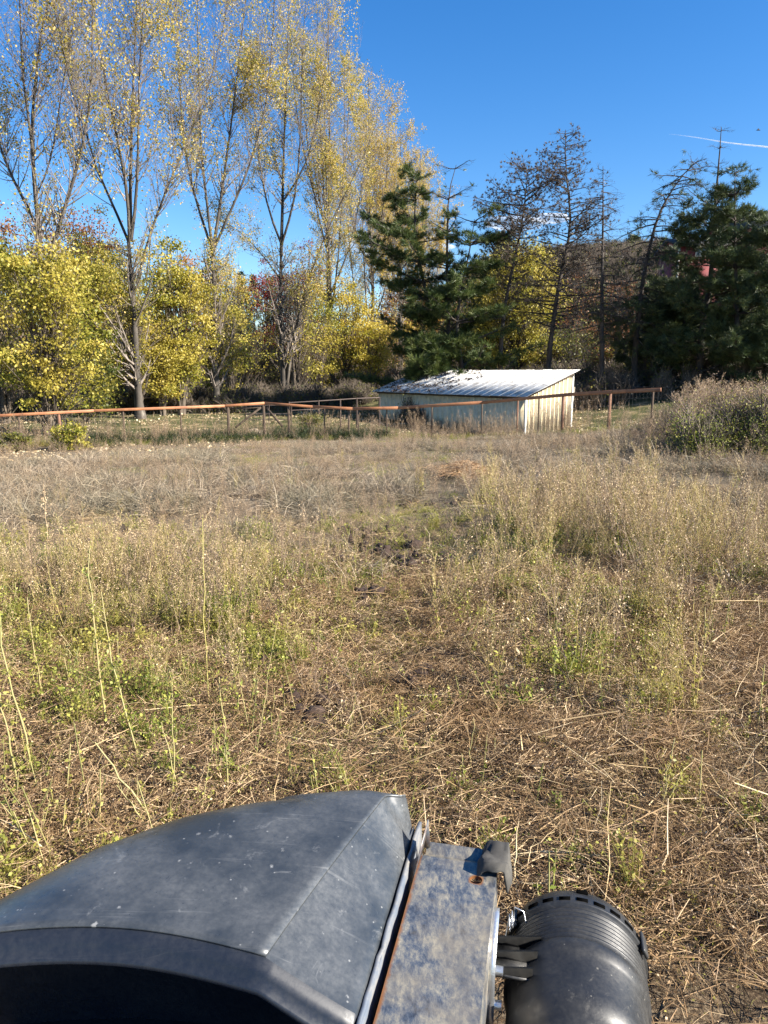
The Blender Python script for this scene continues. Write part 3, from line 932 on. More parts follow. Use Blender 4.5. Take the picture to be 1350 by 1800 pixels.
U('pale yellow larch like tree left of the far conifers', 412, 94, 450, 5.0, 'poplar_leaf', 70, 50, .18, ybot=.05, clr=.6)
U('orange and gold tree glowing behind the left pine', 712, 92, 486, 8.0, 'orange', 100, 55, .2, ybot=.15, clr=.8)
U('golden tree low behind the left pine', 690, 86, 560, 7.0, 'poplar_gold', 90, 50, .18, ybot=.1, clr=.8)
U('large yellow green tree behind the leaning sparse pines', 905, 60, 415, 6.2, 'green_yellow', 150, 85, .16, ybot=.08, stems=3, clr=.6, bark='dark_bark')
U('yellow green tree between the pines above the shed roof', 838, 62, 520, 5.2, 'green_yellow', 95, 60, .15, ybot=.08, clr=.55)
U('low yellow bush between two dark pine trunks', 1095, 58, 600, 3.2, 'green_yellow', 45, 50, .14, ybot=.02, bare=5)
U('yellowing bush behind the straight bare pole pine', 1035, 62, 588, 3.6, 'olive', 45, 40, .14, ybot=.02, bare=8)
for i, (px, D, yt, w) in enumerate([(395, 66, 560, 5), (450, 68, 575, 6), (555, 72, 575, 6), (340, 64, 590, 5), (700, 74, 590, 6), (640, 78, 600, 7)]):
    crown_tree('brown_thicket', ['twiggy brown thicket right behind the third poplar', 'wide brown grey thicket left of the double trunked poplar', 'grey brown thicket between the fourth and fifth poplars',
                                 'olive brown thicket between the second and third poplars', 'leafless brown bush under the left pine boughs', 'brown thicket low behind the fifth poplar'][i],
               'bush', px, D, yt, w, 'olive' if i % 2 else 'rust', 55, 22, .12, stems=5, ybot=.02, bare=12, clr=.6, group='brown thickets behind the poplars')
crown_tree('green_bush', 'small bright green bush standing at the fence near its left end', 'bush', 118, 28.4, 742, 1.5, 'green_yellow', 34, 40, .085, stems=5, ybot=.0, clr=.16)
crown_tree('green_bush', 'small green bush at the left edge below the fence rail', 'bush', 18, 27.6, 762, 1.0, 'olive', 22, 40, .08, stems=4, ybot=.0, clr=.14)
crown_tree('green_bush', 'dark green shrub behind the fence between brace and shed', 'bush', 545, 35.5, 728, 1.3, 'olive', 30, 40, .08, stems=5, ybot=.0, clr=.16)


for lb, px, D, yt, w, mt in [('dark brown leafless tree between the two sparse pines', 985, 64, 470, 5.5, 'rust'), ('dark olive tree right of the tallest sparse pine', 1030, 68, 486, 6, 'olive'), ('brown twiggy tree left of the gaunt dead pine', 1085, 66, 480, 5.5, 'rust'),
                           ('dark olive tree behind the gaunt dead pine', 1135, 70, 452, 6, 'olive'), ('brown bush under the sparse pines', 1000, 58, 570, 4.5, 'olive'), ('brown twiggy bush behind the bare pole pine', 1065, 60, 560, 4.5, 'rust'),
                           ('olive brown tree filling the gap left of the sparse leaning pine', 860, 68, 470, 5, 'olive'), ('olive tree low behind the broad green pine', 1180, 60, 520, 6, 'olive')]:
    crown_tree('bare_tree', lb, 'tree', px, D, yt, w, mt, 75, 26, .14, stems=3, ybot=.06, bark='dark_bark', bare=12, clr=.6, group='dark brown trees behind the pines')

# --- pines ----------------------------------------------------------------------------------
def needles(C3, D3, n, ln, w, vals):
    """tufts at C3 pointing along D3, each of n thin triangles"""
    m = len(C3)
    c = np.repeat(C3, n, 0); d = nrm(np.repeat(D3, n, 0) + R.normal(size=(m * n, 3)) * .55)
    s = nrm(np.cross(d, R.normal(size=(m * n, 3)))) * (w * .5)
    c = c + R.normal(size=c.shape) * ln * .12
    tip = c + d * (ln * R.uniform(.6, 1.15, m * n))[:, None]
    V = np.stack([c - s, c + s, tip], 1).reshape(-1, 3)
    return V, np.arange(m * n * 3).reshape(-1, 3), np.repeat(np.repeat(vals, n), 3)


def pine(label, px, D, trunk, r0, prof, nb=60, tufts=1.0, droop=.0, h0=.15, mat='needle', dead=0.0, side=0.0, secs=9, group='pines behind the shed', tuft_len=.34, curl=.12, tfrom=.3):
    """prof(u) -> branch length at relative height u; tufts(u) may be a function giving the share of leafy branchlets"""
    b = gbase(px, D)
    tp = np.vstack([b + [0, 0, -.2], pxl(trunk, D)])
    root = thing('pine_tree', label, 'tree', b, group)
    T = resample(tp - b, 14)[None]; TR = np.linspace(r0, .015, 14)[None].copy(); TR[0, 0] *= 1.25
    link('trunk', make_mesh('trunk', [tubes(T, TR, 9)], M['dark_bark'], True), root)
    live = mat != 'needle_dead' and not droop
    u = h0 + (1 - h0) * (np.arange(nb) + R.random(nb)) / nb
    if live: nwh = max(6, nb // 6); u = h0 + (1 - h0) * (np.round((u - h0) / (1 - h0) * nwh) / nwh + R.normal(size=nb) * .008)
    u = np.clip(u, 0, .985)
    f = u * 13; a = np.minimum(f.astype(int), 12); w = (f - a)[:, None]
    pos = T[0, a] * (1 - w) + T[0, a + 1] * w
    az = np.arange(nb) * 2.4 + R.normal(size=nb) * .5
    dh = np.c_[np.cos(az) + side, np.sin(az)]
    dh = dh / np.maximum(np.linalg.norm(dh, axis=1, keepdims=True), .3)
    Ln = np.array([prof(x) for x in u]) * R.uniform(.4, 1.25, nb) * (1 + side * .5 * np.cos(az))
    up0 = .25 - .6 * droop * (1 - u)
    k = 6
    pts = [pos]; d = nrm(np.c_[dh, up0 + R.normal(size=nb) * .15])
    for q in range(k - 1):
        d = nrm(d + np.c_[R.normal(size=(nb, 2)) * .12, np.full(nb, curl - droop * .25) + R.normal(size=nb) * .06])
        pts.append(pts[-1] + d * (Ln / (k - 1))[:, None])
    B = np.stack(pts, 1); BR = (.018 + .012 * Ln)[:, None] * np.linspace(1, .25, k)[None]
    S, SR = spawn(B, BR, nb * secs, .2, 1, .95, rad(52), .02 - .1 * droop, 4, .45, .16, .45, rmin=.008)
    if live: S[:, :, 2] = S[:, :1, 2] + (S[:, :, 2] - S[:, :1, 2]) * .4
    S2, SR2 = spawn(S, SR, nb * secs * 2, .1, 1, .4, rad(48), .03 - .12 * droop, 3, .5, .2, .3, rmin=.0065)
    if live: S2[:, :, 2] = S2[:, :1, 2] + (S2[:, :, 2] - S2[:, :1, 2]) * .6
    link('branches', make_mesh('branches', [tubes(B, BR, 5), tubes(S, SR, 3), tubes(S2, SR2, 3)], M['dark_bark']), root)['kind'] = 'stuff'
    tf = tufts if callable(tufts) else (lambda x: tufts)
    H = T[0, -1, 2]
    e = np.concatenate([S2[:, -1], S2[:, 1], S[:, -1], S[:, 2], B[:, -1], B[:, -2]]); dd = np.concatenate([S2[:, -1] - S2[:, 0], S2[:, -1] - S2[:, 0], S[:, -1] - S[:, -2], S[:, -1] - S[:, -2], B[:, -1] - B[:, -2], B[:, -1] - B[:, -2]])
    keep = R.random(len(e)) < np.array([tf(x) for x in np.clip(e[:, 2] / H, 0, 1)])
    e = e[keep]; dd = nrm(dd[keep]) + np.array([0, 0, .35])
    if len(e):
        g = fbm(e[:, 0] * .9 + e[:, 1] * .5, e[:, 2] * .9, 17)
        link('foliage', make_mesh('foliage', [needles(e, dd, 13, tuft_len, .030, np.clip(g * .5 + R.random(len(e)) * .6, 0, 1))], M[mat]), root)['kind'] = 'stuff'
    return root


bell = lambda a, b, c: (lambda u: a * math.exp(-((u - b) / c) ** 2) + .35)
pine('dark live pine on the left, trunk leaning left under layered boughs', 769, 47, [(768, 620), (757, 550), (745, 500), (735, 450), (727, 400), (730, 350), (732, 313)], .20,
     lambda u: 4.9 * (1 - u) ** .42 * (.35 + .75 * abs(math.sin(u * 6.2 + .9))) + .2, 60, .95, .0, .14, 'needle', side=-.4, secs=15, curl=.03, tuft_len=.32)
pine('pine beside it with a bare forked dead top above green boughs', 790, 46, [(790, 644), (788, 560), (785, 450), (787, 400), (787, 340), (793, 312), (802, 290)], .19,
     lambda u: 2.3 * (1 - u) ** .3 + .2, 40, lambda h: .6 if h < .68 else .03, .0, .2, 'needle', side=.1, secs=10, curl=.03, tuft_len=.3)
pine('green pine with rounded boughs just left of the yellow tree', 818, 45, [(812, 640), (801, 576), (812, 500), (826, 440), (834, 385)], .17,
     lambda u: 3.5 * (1 - u) ** .3 * (.5 + .6 * abs(math.sin(u * 8))) + .4, 46, .85, .0, .1, 'needle', side=.25, secs=12, curl=.03, tuft_len=.32)
pine('low bushy green pine touching the left end of the shed roof', 745, 44.5, [(748, 660), (752, 630), (756, 602)], .10,
     lambda u: 1.7 * (1 - u) ** .4 + .4, 40, 1.0, .0, .1, 'needle', secs=12, tuft_len=.36)
sp = lambda h: .42 if h > .35 else .05
pine('thin leaning pine with a sparse brown feathery crown', 878, 45, [(880, 610), (884, 560), (892, 511), (905, 455), (918, 393), (924, 340), (929, 292)], .17,
     lambda u: 2.3 * math.exp(-((u - .76) / .22) ** 2) + .3, 84, lambda h: .2 if h > .55 else .02, .2, .35, 'needle_dead', secs=14, tuft_len=.15)
pine('tallest sparse pine, slender spire of drooping twigs above the shed', 960, 45, [(966, 610), (975, 550), (982, 496), (999, 431), (1006, 378), (996, 327), (993, 270), (994, 228)], .18,
     lambda u: 3.1 * (1 - u) ** .6 + .35, 120, lambda h: .2 if h > .4 else .04, .4, .28, 'needle_dead', secs=13, tuft_len=.15)
pine('straight bare pole of a pine with short drooping dead twigs', 1058, 43, [(1058, 600), (1058, 500), (1060, 400), (1060, 340), (1060, 292)], .17,
     lambda u: 2.2 * (1 - u) ** .55 + .15, 74, .02, .75, .25, 'needle_dead', secs=10, tuft_len=.2)
pine('gaunt dead pine bending to the right at its broken top', 1114, 44, [(1116, 620), (1124, 540), (1134, 467), (1146, 420), (1154, 378), (1170, 350), (1187, 327), (1202, 300), (1228, 281)], .20,
     lambda u: 2.5 * (1 - u) ** .3 + .2, 92, lambda h: .5 if h < .4 else .04, .8, .22, 'needle_dark', secs=11, tuft_len=.3)
pine('broad green pine with a long bare leader at its top', 1228, 42, [(1232, 580), (1245, 520), (1252, 467), (1256, 400), (1258, 342), (1264, 290), (1268, 223)], .22,
     lambda u: (3.3 * (1 - u / .8) ** .5 + .5) if u < .74 else .22, 80, lambda h: .85 if h < .76 else .0, .0, .06, 'needle_dark', secs=13, curl=.05, tuft_len=.3)
pine('green pine right of it, its pale tip rounded and leafy', 1296, 40, [(1296, 600), (1294, 500), (1292, 400), (1292, 340), (1292, 299)], .18,
     lambda u: 2.6 * (1 - u) ** .6 + .25, 56, .75, .0, .05, 'needle_dark', secs=12, curl=.05, tuft_len=.3)
pine('low spreading dark pine in front of the red house', 1165, 47, [(1165, 600), (1163, 540), (1160, 500)], .14,
     lambda u: 2.8 * (1 - u) ** .4 + .4, 56, .95, .0, .05, 'needle_dark', secs=13, curl=.06)
pine('dark pine cut off by the right edge of the picture', 1362, 39, [(1362, 600), (1360, 500), (1358, 395)], .18,
     lambda u: 2.9 * (1 - u) ** .7 + .3, 50, .75, .0, .05, 'needle_dark', secs=14)


pine('dense dark pine filling the right side behind the weeds', 1315, 44, [(1315, 620), (1318, 540), (1316, 455)], .17,
     lambda u: 3.3 * (1 - u) ** .5 + .5, 60, .9, .0, .04, 'needle_dark', secs=13, curl=.05, tuft_len=.3)
pine('dense dark pine between the gaunt dead pine and the broad one', 1205, 45, [(1205, 620), (1203, 550), (1206, 480)], .15,
     lambda u: 2.7 * (1 - u) ** .5 + .5, 52, .9, .0, .04, 'needle_dark', secs=13, curl=.05, tuft_len=.3)


# distant conifers on the skyline
def far_conifer(label, px, D, ytop, w):
    b = gbase(px, D); Ht = P(px, ytop, D)[2] - b[2]
    root = thing('far_conifer', label, 'tree', b, 'small conifers on the skyline')
    link('trunk', make_mesh('trunk', [tubes(np.array([[[0, 0, -.3], [0, 0, Ht * .5], [0, 0, Ht]]]), np.array([[.18, .1, .02]]), 5)], M['dark_bark']), root)
    n = 260
    u = R.uniform(.08, 1, n); az = R.uniform(0, 6.28, n); r = w / 2 * (1 - u) * R.uniform(.3, 1.1, n) + .1
    e = np.c_[np.cos(az) * r, np.sin(az) * r, u * Ht]
    d = nrm(np.c_[np.cos(az), np.sin(az), -.1 + 0 * az])
    link('foliage', make_mesh('foliage', [needles(e, d, 12, .8, .12, R.random(n))], M['needle_dark']), root)['kind'] = 'stuff'


for l, px, D, yt, w in [('blue green conifer left of the dark red maple', 432, 106, 476, 4.5), ('small dark conifer against the sky beside the fourth poplar', 452, 112, 484, 4.5), ('tiny conifer top above the large yellow tree', 872, 120, 408, 3.6),
                        ('dark conifer on the hilltop between the sparse pines', 1020, 138, 436, 5), ('hilltop conifer left of the straight pole pine', 1044, 134, 430, 5), ('hilltop conifer right of the straight pole pine', 1098, 136, 414, 6),
                        ('tall hilltop conifer left of the red house', 1175, 108, 402, 6), ('hilltop conifer partly behind the sparse tall pine', 968, 130, 440, 5), ('dark round topped conifer beside the red house', 1150, 112, 420, 6)]:
    far_conifer(l, px, D, yt, w)


# brush covering the hillside and the woods far behind: nobody could count these
def bush_proto(mat, n=260, leaf=.2, wdt=1.2, h=2.0, tw=60, bark='grey_twig', rb=.014):
    az = R.uniform(0, 6.28, tw); rr = R.uniform(.1, 1, tw) * wdt
    tip = np.c_[np.cos(az) * rr, np.sin(az) * rr, h * (1 - .5 * (rr / wdt) ** 2) * R.uniform(.5, 1.05, tw)]
    b = np.c_[tip[:, :2] * .15, np.full(tw, -.3)]
    br = np.stack([b, (b + tip) / 2 + R.normal(size=b.shape) * .12, tip], 1)
    S, SR = spawn(br, np.full((tw, 3), .03), tw * 3, .3, 1, .8, rad(40), .1, 3, .5, .15, .2, rmin=rb)
    parts = [tubes(br, np.array([[.04, .028, .012]]) * rb / .014, 3) + (0,), tubes(S, SR, 3) + (0,), leafquads(along(br, n, .35, 1, .22), R.uniform(.6, 1.2, n) * leaf) + (1,)]
    return proto(make_mesh('brush', parts, [M[bark], M[mat]]))


M['hill_leaf'] = leaf_mat('hill_brush', [(0, (.03, .022, .016)), (.6, (.085, .06, .04)), (1, (.16, .12, .075))], .2)
hb = [bush_proto('hill_leaf', 260, .16, bark='dark_bark'), bush_proto('rust', 160, .16), bush_proto('olive', 240, .16), bush_proto('hill_leaf', 160, .14)]
y = R.uniform(60, 170, 9000); x = R.uniform(-.1, .72, 9000) * y
k = (R.random(9000) < smooth(.2, .5, fbm(x * .08, y * .08, 5)) * smooth(60, 70, y))
x = x[k]; y = y[k]
scatter('hillside_brush', hb, np.c_[x, y, gz(x, y)], rz(len(x), .08), R.uniform(.55, 1.35, len(x)), 'brown leafless brush covering the hillside behind the pines')
wb = [bush_proto('olive', 420, .34, 2.6, 6.5, 70), bush_proto('rust', 420, .34, 2.6, 6.5, 70), bush_proto('poplar_gold', 420, .34, 2.6, 6.0, 70), bush_proto('needle_dark', 420, .34, 2.2, 7.0, 60, 'dark_bark')]
y = R.uniform(94, 190, 1500); x = R.uniform(-.75, .16, 1500) * y
scatter('distant_woods', wb, np.c_[x, y, gz(x, y)], rz(len(x), .05), R.uniform(.7, 1.25, len(x)), 'autumn coloured woods closing off the pasture far behind the poplars')
y = R.uniform(42, 64, 760); x = R.uniform(-.52, -.02, 760) * y
k = (R.random(760) < smooth(.35, .55, fbm(x * .25, y * .25, 151))) & (y > 47 + .3 * (x + 14))
x = x[k]; y = y[k]
pb_ = [bush_proto('olive', 320, .11, .9, 1.3, 40), bush_proto('hill_leaf', 260, .11, .9, 1.5, 50), bush_proto('olive', 260, .11, .9, 1.1, 40)]
scatter('poplar_undergrowth', pb_, np.c_[x, y, gz(x, y)], rz(len(x), .1), R.uniform(.5, 1.25, len(x)), 'dark tangle of brush and brambles behind the poplar trunks')
# dark undergrowth between the pine trunks
y = R.uniform(40, 62, 420); x = R.uniform(.02, .62, 420) * y
ub = [bush_proto('olive', 200, .12, .9, 1.5, 40), bush_proto('brownweed', 160, .12, .9, 1.6, 50)]
scatter('undergrowth', ub, np.c_[x, y, gz(x, y)], rz(len(x), .1), R.uniform(.5, 1.2, len(x)), 'tangled brown and green undergrowth below the pines')
# low growth along the fence foot, its shade darkened into the leaf colour
M['shaded_green'] = leaf_mat('shaded_green_leaf', [(0, (.012, .02, .008)), (.6, (.03, .05, .015)), (1, (.08, .09, .025))], .2)
vb = [bush_proto('shaded_green', 700, .06, .45, .34, 14, 'shaded_green', .0015) for i in range(2)]
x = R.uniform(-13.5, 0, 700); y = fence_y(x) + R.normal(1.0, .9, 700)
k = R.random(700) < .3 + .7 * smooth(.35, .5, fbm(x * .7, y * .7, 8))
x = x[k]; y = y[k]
scatter('fence_undergrowth', vb, np.c_[x, y, gz(x, y)], rz(len(x), .3), R.uniform(.25, .75, len(x)), 'low growth along the fence line with shade darkened into its green')
# tall dry weeds and green bush on the rise at the right
y = R.uniform(17.0, 25, 2300); x = R.uniform(.30, .75, 2300) * y
k = R.random(2300) < smooth(.32, .43, x / y + .03 * fbm(x * 2, y * 2, 4)) * smooth(17.5, 19.5, y + (x - 8) * .25) * (.25 + .75 * smooth(.36, .5, fbm(x * 1.1, y * 1.1, 161)))
x = x[k]; y = y[k]
scatter('tall_dry_weeds', [weed(i, [M['brownweed'], M['seed'] if i % 2 else M['brownweed'], M['green'] if i % 2 else M['brownweed']], 1.0, .8) for i in range(6)], np.c_[x, y, gz(x, y)], rz(len(x), .25), (.45 + .7 * smooth(.33, .45, x / y)) * R.uniform(.7, 1.9, len(x)) * (.6 + .8 * fbm(x * .9, y * .9, 33)), 'tall brown seeding weeds on the rise at the right edge')
gb = [bush_proto('green', 1500, .045, .6, 1.25, 30, 'grey_twig', .0014), bush_proto('olive', 1500, .045, .6, 1.2, 30, 'grey_twig', .0014)]
y = R.uniform(17.3, 23, 420); x = R.uniform(.33, .75, 420) * y
k = R.random(420) < smooth(.37, .46, x / y) * smooth(.36, .52, fbm(x * .9, y * .9, 171))
x = x[k]; y = y[k]
scatter('green_thicket', gb, np.c_[x, y, gz(x, y)], rz(len(x), .1), R.uniform(.6, 1.15, len(x)), 'green leafy thicket under the tall dry weeds at the right edge')

# ------------------------------------------------------------------ shed
t = NT('shed_wall'); geo = t.n('ShaderNodeNewGeometry').outputs['Position']
t.l(t.ramp(t.noise(3.5, 6, .7, geo), [(.30, (.50, .41, .25)), (.5, (.70, .58, .38)), (.75, (.78, .68, .48))]), t.b.inputs['Base Color'])
t.b.inputs['Roughness'].default_value = .5; M['shed_wall'] = t.m
t = NT('shed_roof'); geo = t.n('ShaderNodeNewGeometry').outputs['Position']
t.l(t.ramp(t.noise(2.2, 5, .7, geo), [(.36, (.30, .28, .25)), (.52, (.52, .51, .48)), (.68, (.64, .63, .60))]), t.b.inputs['Base Color'])
t.b.inputs['Roughness'].default_value = .5; M['shed_roof'] = t.m
M['dark_wood'] = flat_mat('dark_wood', (.07, .05, .035), .85, 0, .4, 5)
M['trim'] = flat_mat('shed_trim', (.72, .71, .66), .5, 0, .15, 5)

SC = np.array([6.45, 34.0, 0.0]); su = np.array([-.563, .826, 0]); sn = np.array([.826, .563, 0])
SL, SD, ZE, ZR, ZB = 12.0, 3.0, 1.36, 2.40, -1.0
shed = thing('metal_shed', 'low cream sheet metal shed with a pale ribbed lean-to roof behind the fence', 'shed', tuple(SC + [0, 0, -.25]))
so = SC + np.array([0, 0, -.25])


def ribbed(p0, p1, ztop0, ztop1, zb, out, wrib=.045, d=.032):
    """a sheet from p0 to p1 (plan) with one raised rib along its far edge"""
    L = np.linalg.norm(p1 - p0); s = (p1 - p0) / L
    prof = [(0, 0), (L - .085, 0), (L - .07, d), (L - .025, d), (L - .01, 0), (L, 0)]
    V = []
    for a, b in prof:
        zt = ztop0 + (ztop1 - ztop0) * a / L
        q = p0 + s * a + out * b
        V += [[q[0], q[1], zb], [q[0], q[1], zt]]
    V = np.array(V) - so
    F = [[2 * i, 2 * i + 2, 2 * i + 3, 2 * i + 1] for i in range(5)]
    return V, np.array(F), .5


def solid(o, th=.012):
    m = o.modifiers.new('thickness', 'SOLIDIFY'); m.thickness = th
    return o


n = 30
first = None
for i in range(n):
    a = SC + su * (SL * i / n)
    if first is None:
        first = make_mesh('wall_panel', [ribbed(SC, SC + su * (SL / n), ZE, ZE, ZB, -sn)], M['shed_wall'])
    solid(link('wall_panel', first, shed, tuple(su * (SL * i / n))))
n = 11
for i in range(n):
    a0, a1 = i / n, (i + 1) / n
    q0, q1 = SC + sn * SD * a0, SC + sn * SD * a1
    solid(link('wall_panel', make_mesh('wall_panel', [ribbed(q0, q1, ZE + (ZR - .06 - ZE) * a0, ZE + (ZR - .06 - ZE) * a1, ZB, -su)], M['shed_wall']), shed))
bk = SC + sn * SD
link('rear_wall', make_mesh('rear_wall', [beam(bk + [0, 0, .75] - so, bk + su * SL + [0, 0, .75] - so, .05, 3.0)], M['shed_wall']), shed)
e2 = SC + su * SL
link('end_wall', make_mesh('end_wall', [(np.array([e2 + [0, 0, ZB], e2 + sn * SD + [0, 0, ZB], e2 + sn * SD + [0, 0, ZR - .06], e2 + [0, 0, ZE]]) - so, np.array([[0, 1, 2, 3]]), .5)], M['shed_wall']), shed)
for q, z1 in ((SC, ZE), (SC + sn * SD, ZR - .08)):
    bevel(link('corner_trim', make_mesh('corner_trim', [box_part(q - so + [0, 0, (z1 + ZB) / 2] - su * .03 - sn * (.03 if z1 == ZE else -.02), (.09, .09, z1 - ZB), [su, sn, [0, 0, 1]])], M['trim']), shed), .006)
# roof: ribbed sheets from the eave to the high rear edge
rs = nrm(np.array([sn * SD + [0, 0, ZR - ZE]]))[0]
rup = np.cross(rs, su); rup = rup * np.sign(rup[2])
r0 = -.32; r1 = np.linalg.norm([SD, ZR - ZE]) + .22
W0 = SC + [0, 0, ZE + .05]
RSW = .6; nroof = 21
pr = []
for k in range(25):
    a = RSW * k / 24 * 1.02; pr.append((a, .028 * max(0, math.sin(k * math.pi / 2.0 - .6)) if False else .028 * (1 if k % 4 == 1 else (.25 if k % 4 in (0, 2) else 0))))
V = []
for a, b in pr:
    V += [su * a + rup * b + rs * r0, su * a + rup * b + rs * r1]
rm = make_mesh('roof_sheet', [(np.array(V), np.array([[2 * i, 2 * i + 2, 2 * i + 3, 2 * i + 1] for i in range(24)]), .5)], M['shed_roof'])
for i in range(nroof):
    o = solid(link('roof_sheet', rm, shed, tuple(W0 - so + su * (-.3 + RSW * i) + rs * R.uniform(-.03, .03) + rup * (.003 * (i % 2)))), .004)
for q, z1, w_, hh in ((SC - sn * .06 + su * -.1, ZE - .07, .05, .14), (SC + sn * SD + su * -.1, ZR - .12, .05, .12)):
    link('eave_beam', make_mesh('eave_beam', [beam(q + [0, 0, z1] - so, q + su * (SL + .2) + [0, 0, z1] - so, w_, hh)], M['dark_wood']), shed)
link('gable_beam', make_mesh('gable_beam', [beam(SC - su * .1 + [0, 0, ZE - .02] - so, SC - su * .1 + sn * SD + [0, 0, ZR - .06] - so, .04, .08)], M['dark_wood']), shed)
# leaves and moss lying on the far end of the roof
n = 2600
a = R.beta(2.2, 1.6, n) * 7.5 + 4.8; c = R.uniform(r0 + .02, r1, n)
k = fbm(a * 1.3, c * 2.5, 63) + .16 * smooth(6, 12, a) + R.normal(size=n) * .04 > .56
a = a[k]; c = c[k]
q = W0 + su * a[:, None] + rs * c[:, None] + rup * .035
tag(link('roof_debris', make_mesh('roof_debris', [leafquads(q, R.uniform(.07, .16, len(q)), up=.9, vals=R.random(len(q)) * .4)], M['mud'])), 'dark fallen leaves and needles lying on the left part of the shed roof', kind='stuff')
# dark dead weeds against the shed wall
a = R.uniform(-.3, SL, 150) ** 1.0; q = SC + su * a[:, None] - sn * R.uniform(.15, 1.6, 150)[:, None]
q[:, 2] = gz(q[:, 0], q[:, 1])
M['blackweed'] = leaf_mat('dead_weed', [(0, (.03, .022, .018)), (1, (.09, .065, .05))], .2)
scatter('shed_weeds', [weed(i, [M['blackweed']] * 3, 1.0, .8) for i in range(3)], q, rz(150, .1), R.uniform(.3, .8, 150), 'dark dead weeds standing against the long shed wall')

# ------------------------------------------------------------------ fences
M['rail'] = flat_mat('rail_wood', (.46, .20, .085), .65, 0, .35, 1.6, (.25, .10, .045))
M['post'] = flat_mat('post_wood', (.26, .13, .075), .8, 0, .4, 4)
M['old_post'] = flat_mat('old_post_wood', (.11, .075, .05), .9, 0, .4, 4)
M['wire'] = flat_mat('wire', (.30, .29, .27), .5, .6, .3, 4)
RAIL = [(-140, 735, 29), (0, 730.5, 29.5), (165, 722, 31), (395, 713.5, 33), (465, 708.5, 33.4), (550, 715, 33), (620, 718.5, 32.5), (700, 717, 32.2), (848, 707.5, 31), (1000, 693.5, 27.8), (1075, 689, 26.2), (1162, 685, 24.9)]
rp = np.array([P(*a) for a in RAIL]); rpx = np.array([a[0] for a in RAIL])


def rail_at(px):
    return np.array([np.interp(px, rpx, rp[:, c]) for c in range(3)])


fo = rail_at(613); fo[2] = float(gz(fo[0], fo[1]))
fence = thing('wooden_fence', 'long fence of red brown rails and wire mesh crossing in front of the shed', 'fence', tuple(fo))
for i in range(len(RAIL) - 1):
    bevel(link('rail', make_mesh('rail', [beam(rp[i] - fo, rp[i + 1] - fo, i * 0 + .045, .125 if i > 4 else .11)], M['rail']), fence), .006, 1)
for px in (-60, 30, 100, 213, 313, 400, 463, 507, 570, 613, 630, 680, 761, 848, 915, 952, 992, 1074, 1150):
    q = rail_at(px); g = float(gz(q[0], q[1]))
    thick = px in (400, 463, 507)
    w_ = .11 if thick else (.09 if px in (100, 1074, 992, 613) else .06)
    q = q + np.array([0, .06, 0])
    o = link('post', make_mesh('post', [box_part((q[0] - fo[0], q[1] - fo[1], (g - .4 + q[2] + (.05 if thick else -.05)) / 2 - fo[2]), (w_, w_, q[2] - g + .4))], M['post'] if px in (100, 992, 1074, 915) else M['old_post']), fence)
    bevel(o, .01, 1)
for (xa, ya), (xb, yb) in (((459, 716), (413, 752)), ((468, 716), (497, 750))):
    bevel(link('brace', make_mesh('brace', [beam(P(xa, ya, 33.45) - fo, P(xb, yb, 33.3) - fo, .09, .09)], M['old_post']), fence), .01, 1)
link('brace_rail', make_mesh('brace_rail', [beam(P(400, 719, 33.15) - fo, P(463, 715, 33.5) - fo, .07, .07)], M['old_post']), fence)
# woven wire
xs = np.arange(-100, 1160, 6.2)
top = np.array([rail_at(x) for x in xs]) + [0, .05, -.03]
bot = top.copy(); bot[:, 2] = gz(bot[:, 0], bot[:, 1]) + .02
Vv = np.stack([top - fo, bot - fo], 1)
hz = []
for f in np.linspace(0, 1, 7):
    hz.append(top * (1 - f) + bot * f - fo)
hz = np.stack(hz)
link('wire_mesh', make_mesh('wire_mesh', [tubes(Vv, .0016, 3), tubes(hz, .0018, 3)], M['wire']), fence)['kind'] = 'stuff'

# rear fence of dark pipe rails
M['pipe'] = flat_mat('pipe', (.08, .055, .045), .6, .3, .3, 4)
q0 = P(560, 705, 38); q0[2] = float(gz(q0[0], q0[1]))
rear = thing('pipe_fence', 'thin dark pipe fence behind the wooden one, left of the shed', 'fence', tuple(q0))
pts = [(508, 708, 37.5), (560, 705, 38), (598, 702.5, 38.6), (627, 700.5, 39), (667, 699, 39.8)]
link('rail', make_mesh('rail', [tubes(np.array([[P(*a) - q0 for a in pts]]), .035, 6)], M['pipe'], True), rear)
link('rail', make_mesh('rail', [tubes(np.array([[P(512, 721.5, 37.5) - q0, P(560, 719, 38) - q0, P(600, 717, 38.6) - q0]]), .028, 6)], M['pipe'], True), rear)
for a in pts:
    q = P(*a); g = float(gz(q[0], q[1]))
    link('post', make_mesh('post', [tubes(np.array([[[q[0] - q0[0], q[1] - q0[1], g - .3 - q0[2]], [q[0] - q0[0], q[1] - q0[1], q[2] + .05 - q0[2]]]]), .045, 6)], M['pipe'], True), rear)
q0 = P(475, 727, 37); q0[2] = float(gz(q0[0], q0[1]))
gate = thing('pipe_gate', 'low metal pipe gate seen through the fence beside the wooden braces', 'gate', tuple(q0))
for yy in (712, 727, 737):
    link('rail', make_mesh('rail', [tubes(np.array([[P(432, yy + 1, 36.6) - q0, P(512, yy, 37.2) - q0]]), .022, 6)], M['pipe'], True), gate)
for px in (432, 473, 512):
    link('upright', make_mesh('upright', [tubes(np.array([[P(px, 710, 36.9) - q0, P(px, 748, 36.9) - q0]]), .025, 6)], M['pipe'], True), gate)
q0 = P(1070, 690, 41); q0[2] = float(gz(q0[0], q0[1]))
r2 = thing('pipe_fence', 'thin dark pipe fence behind the right end of the shed', 'fence', tuple(q0))
pts = [(1008, 690, 41.5), (1022, 682, 41), (1085, 681, 41), (1150, 680.5, 41)]
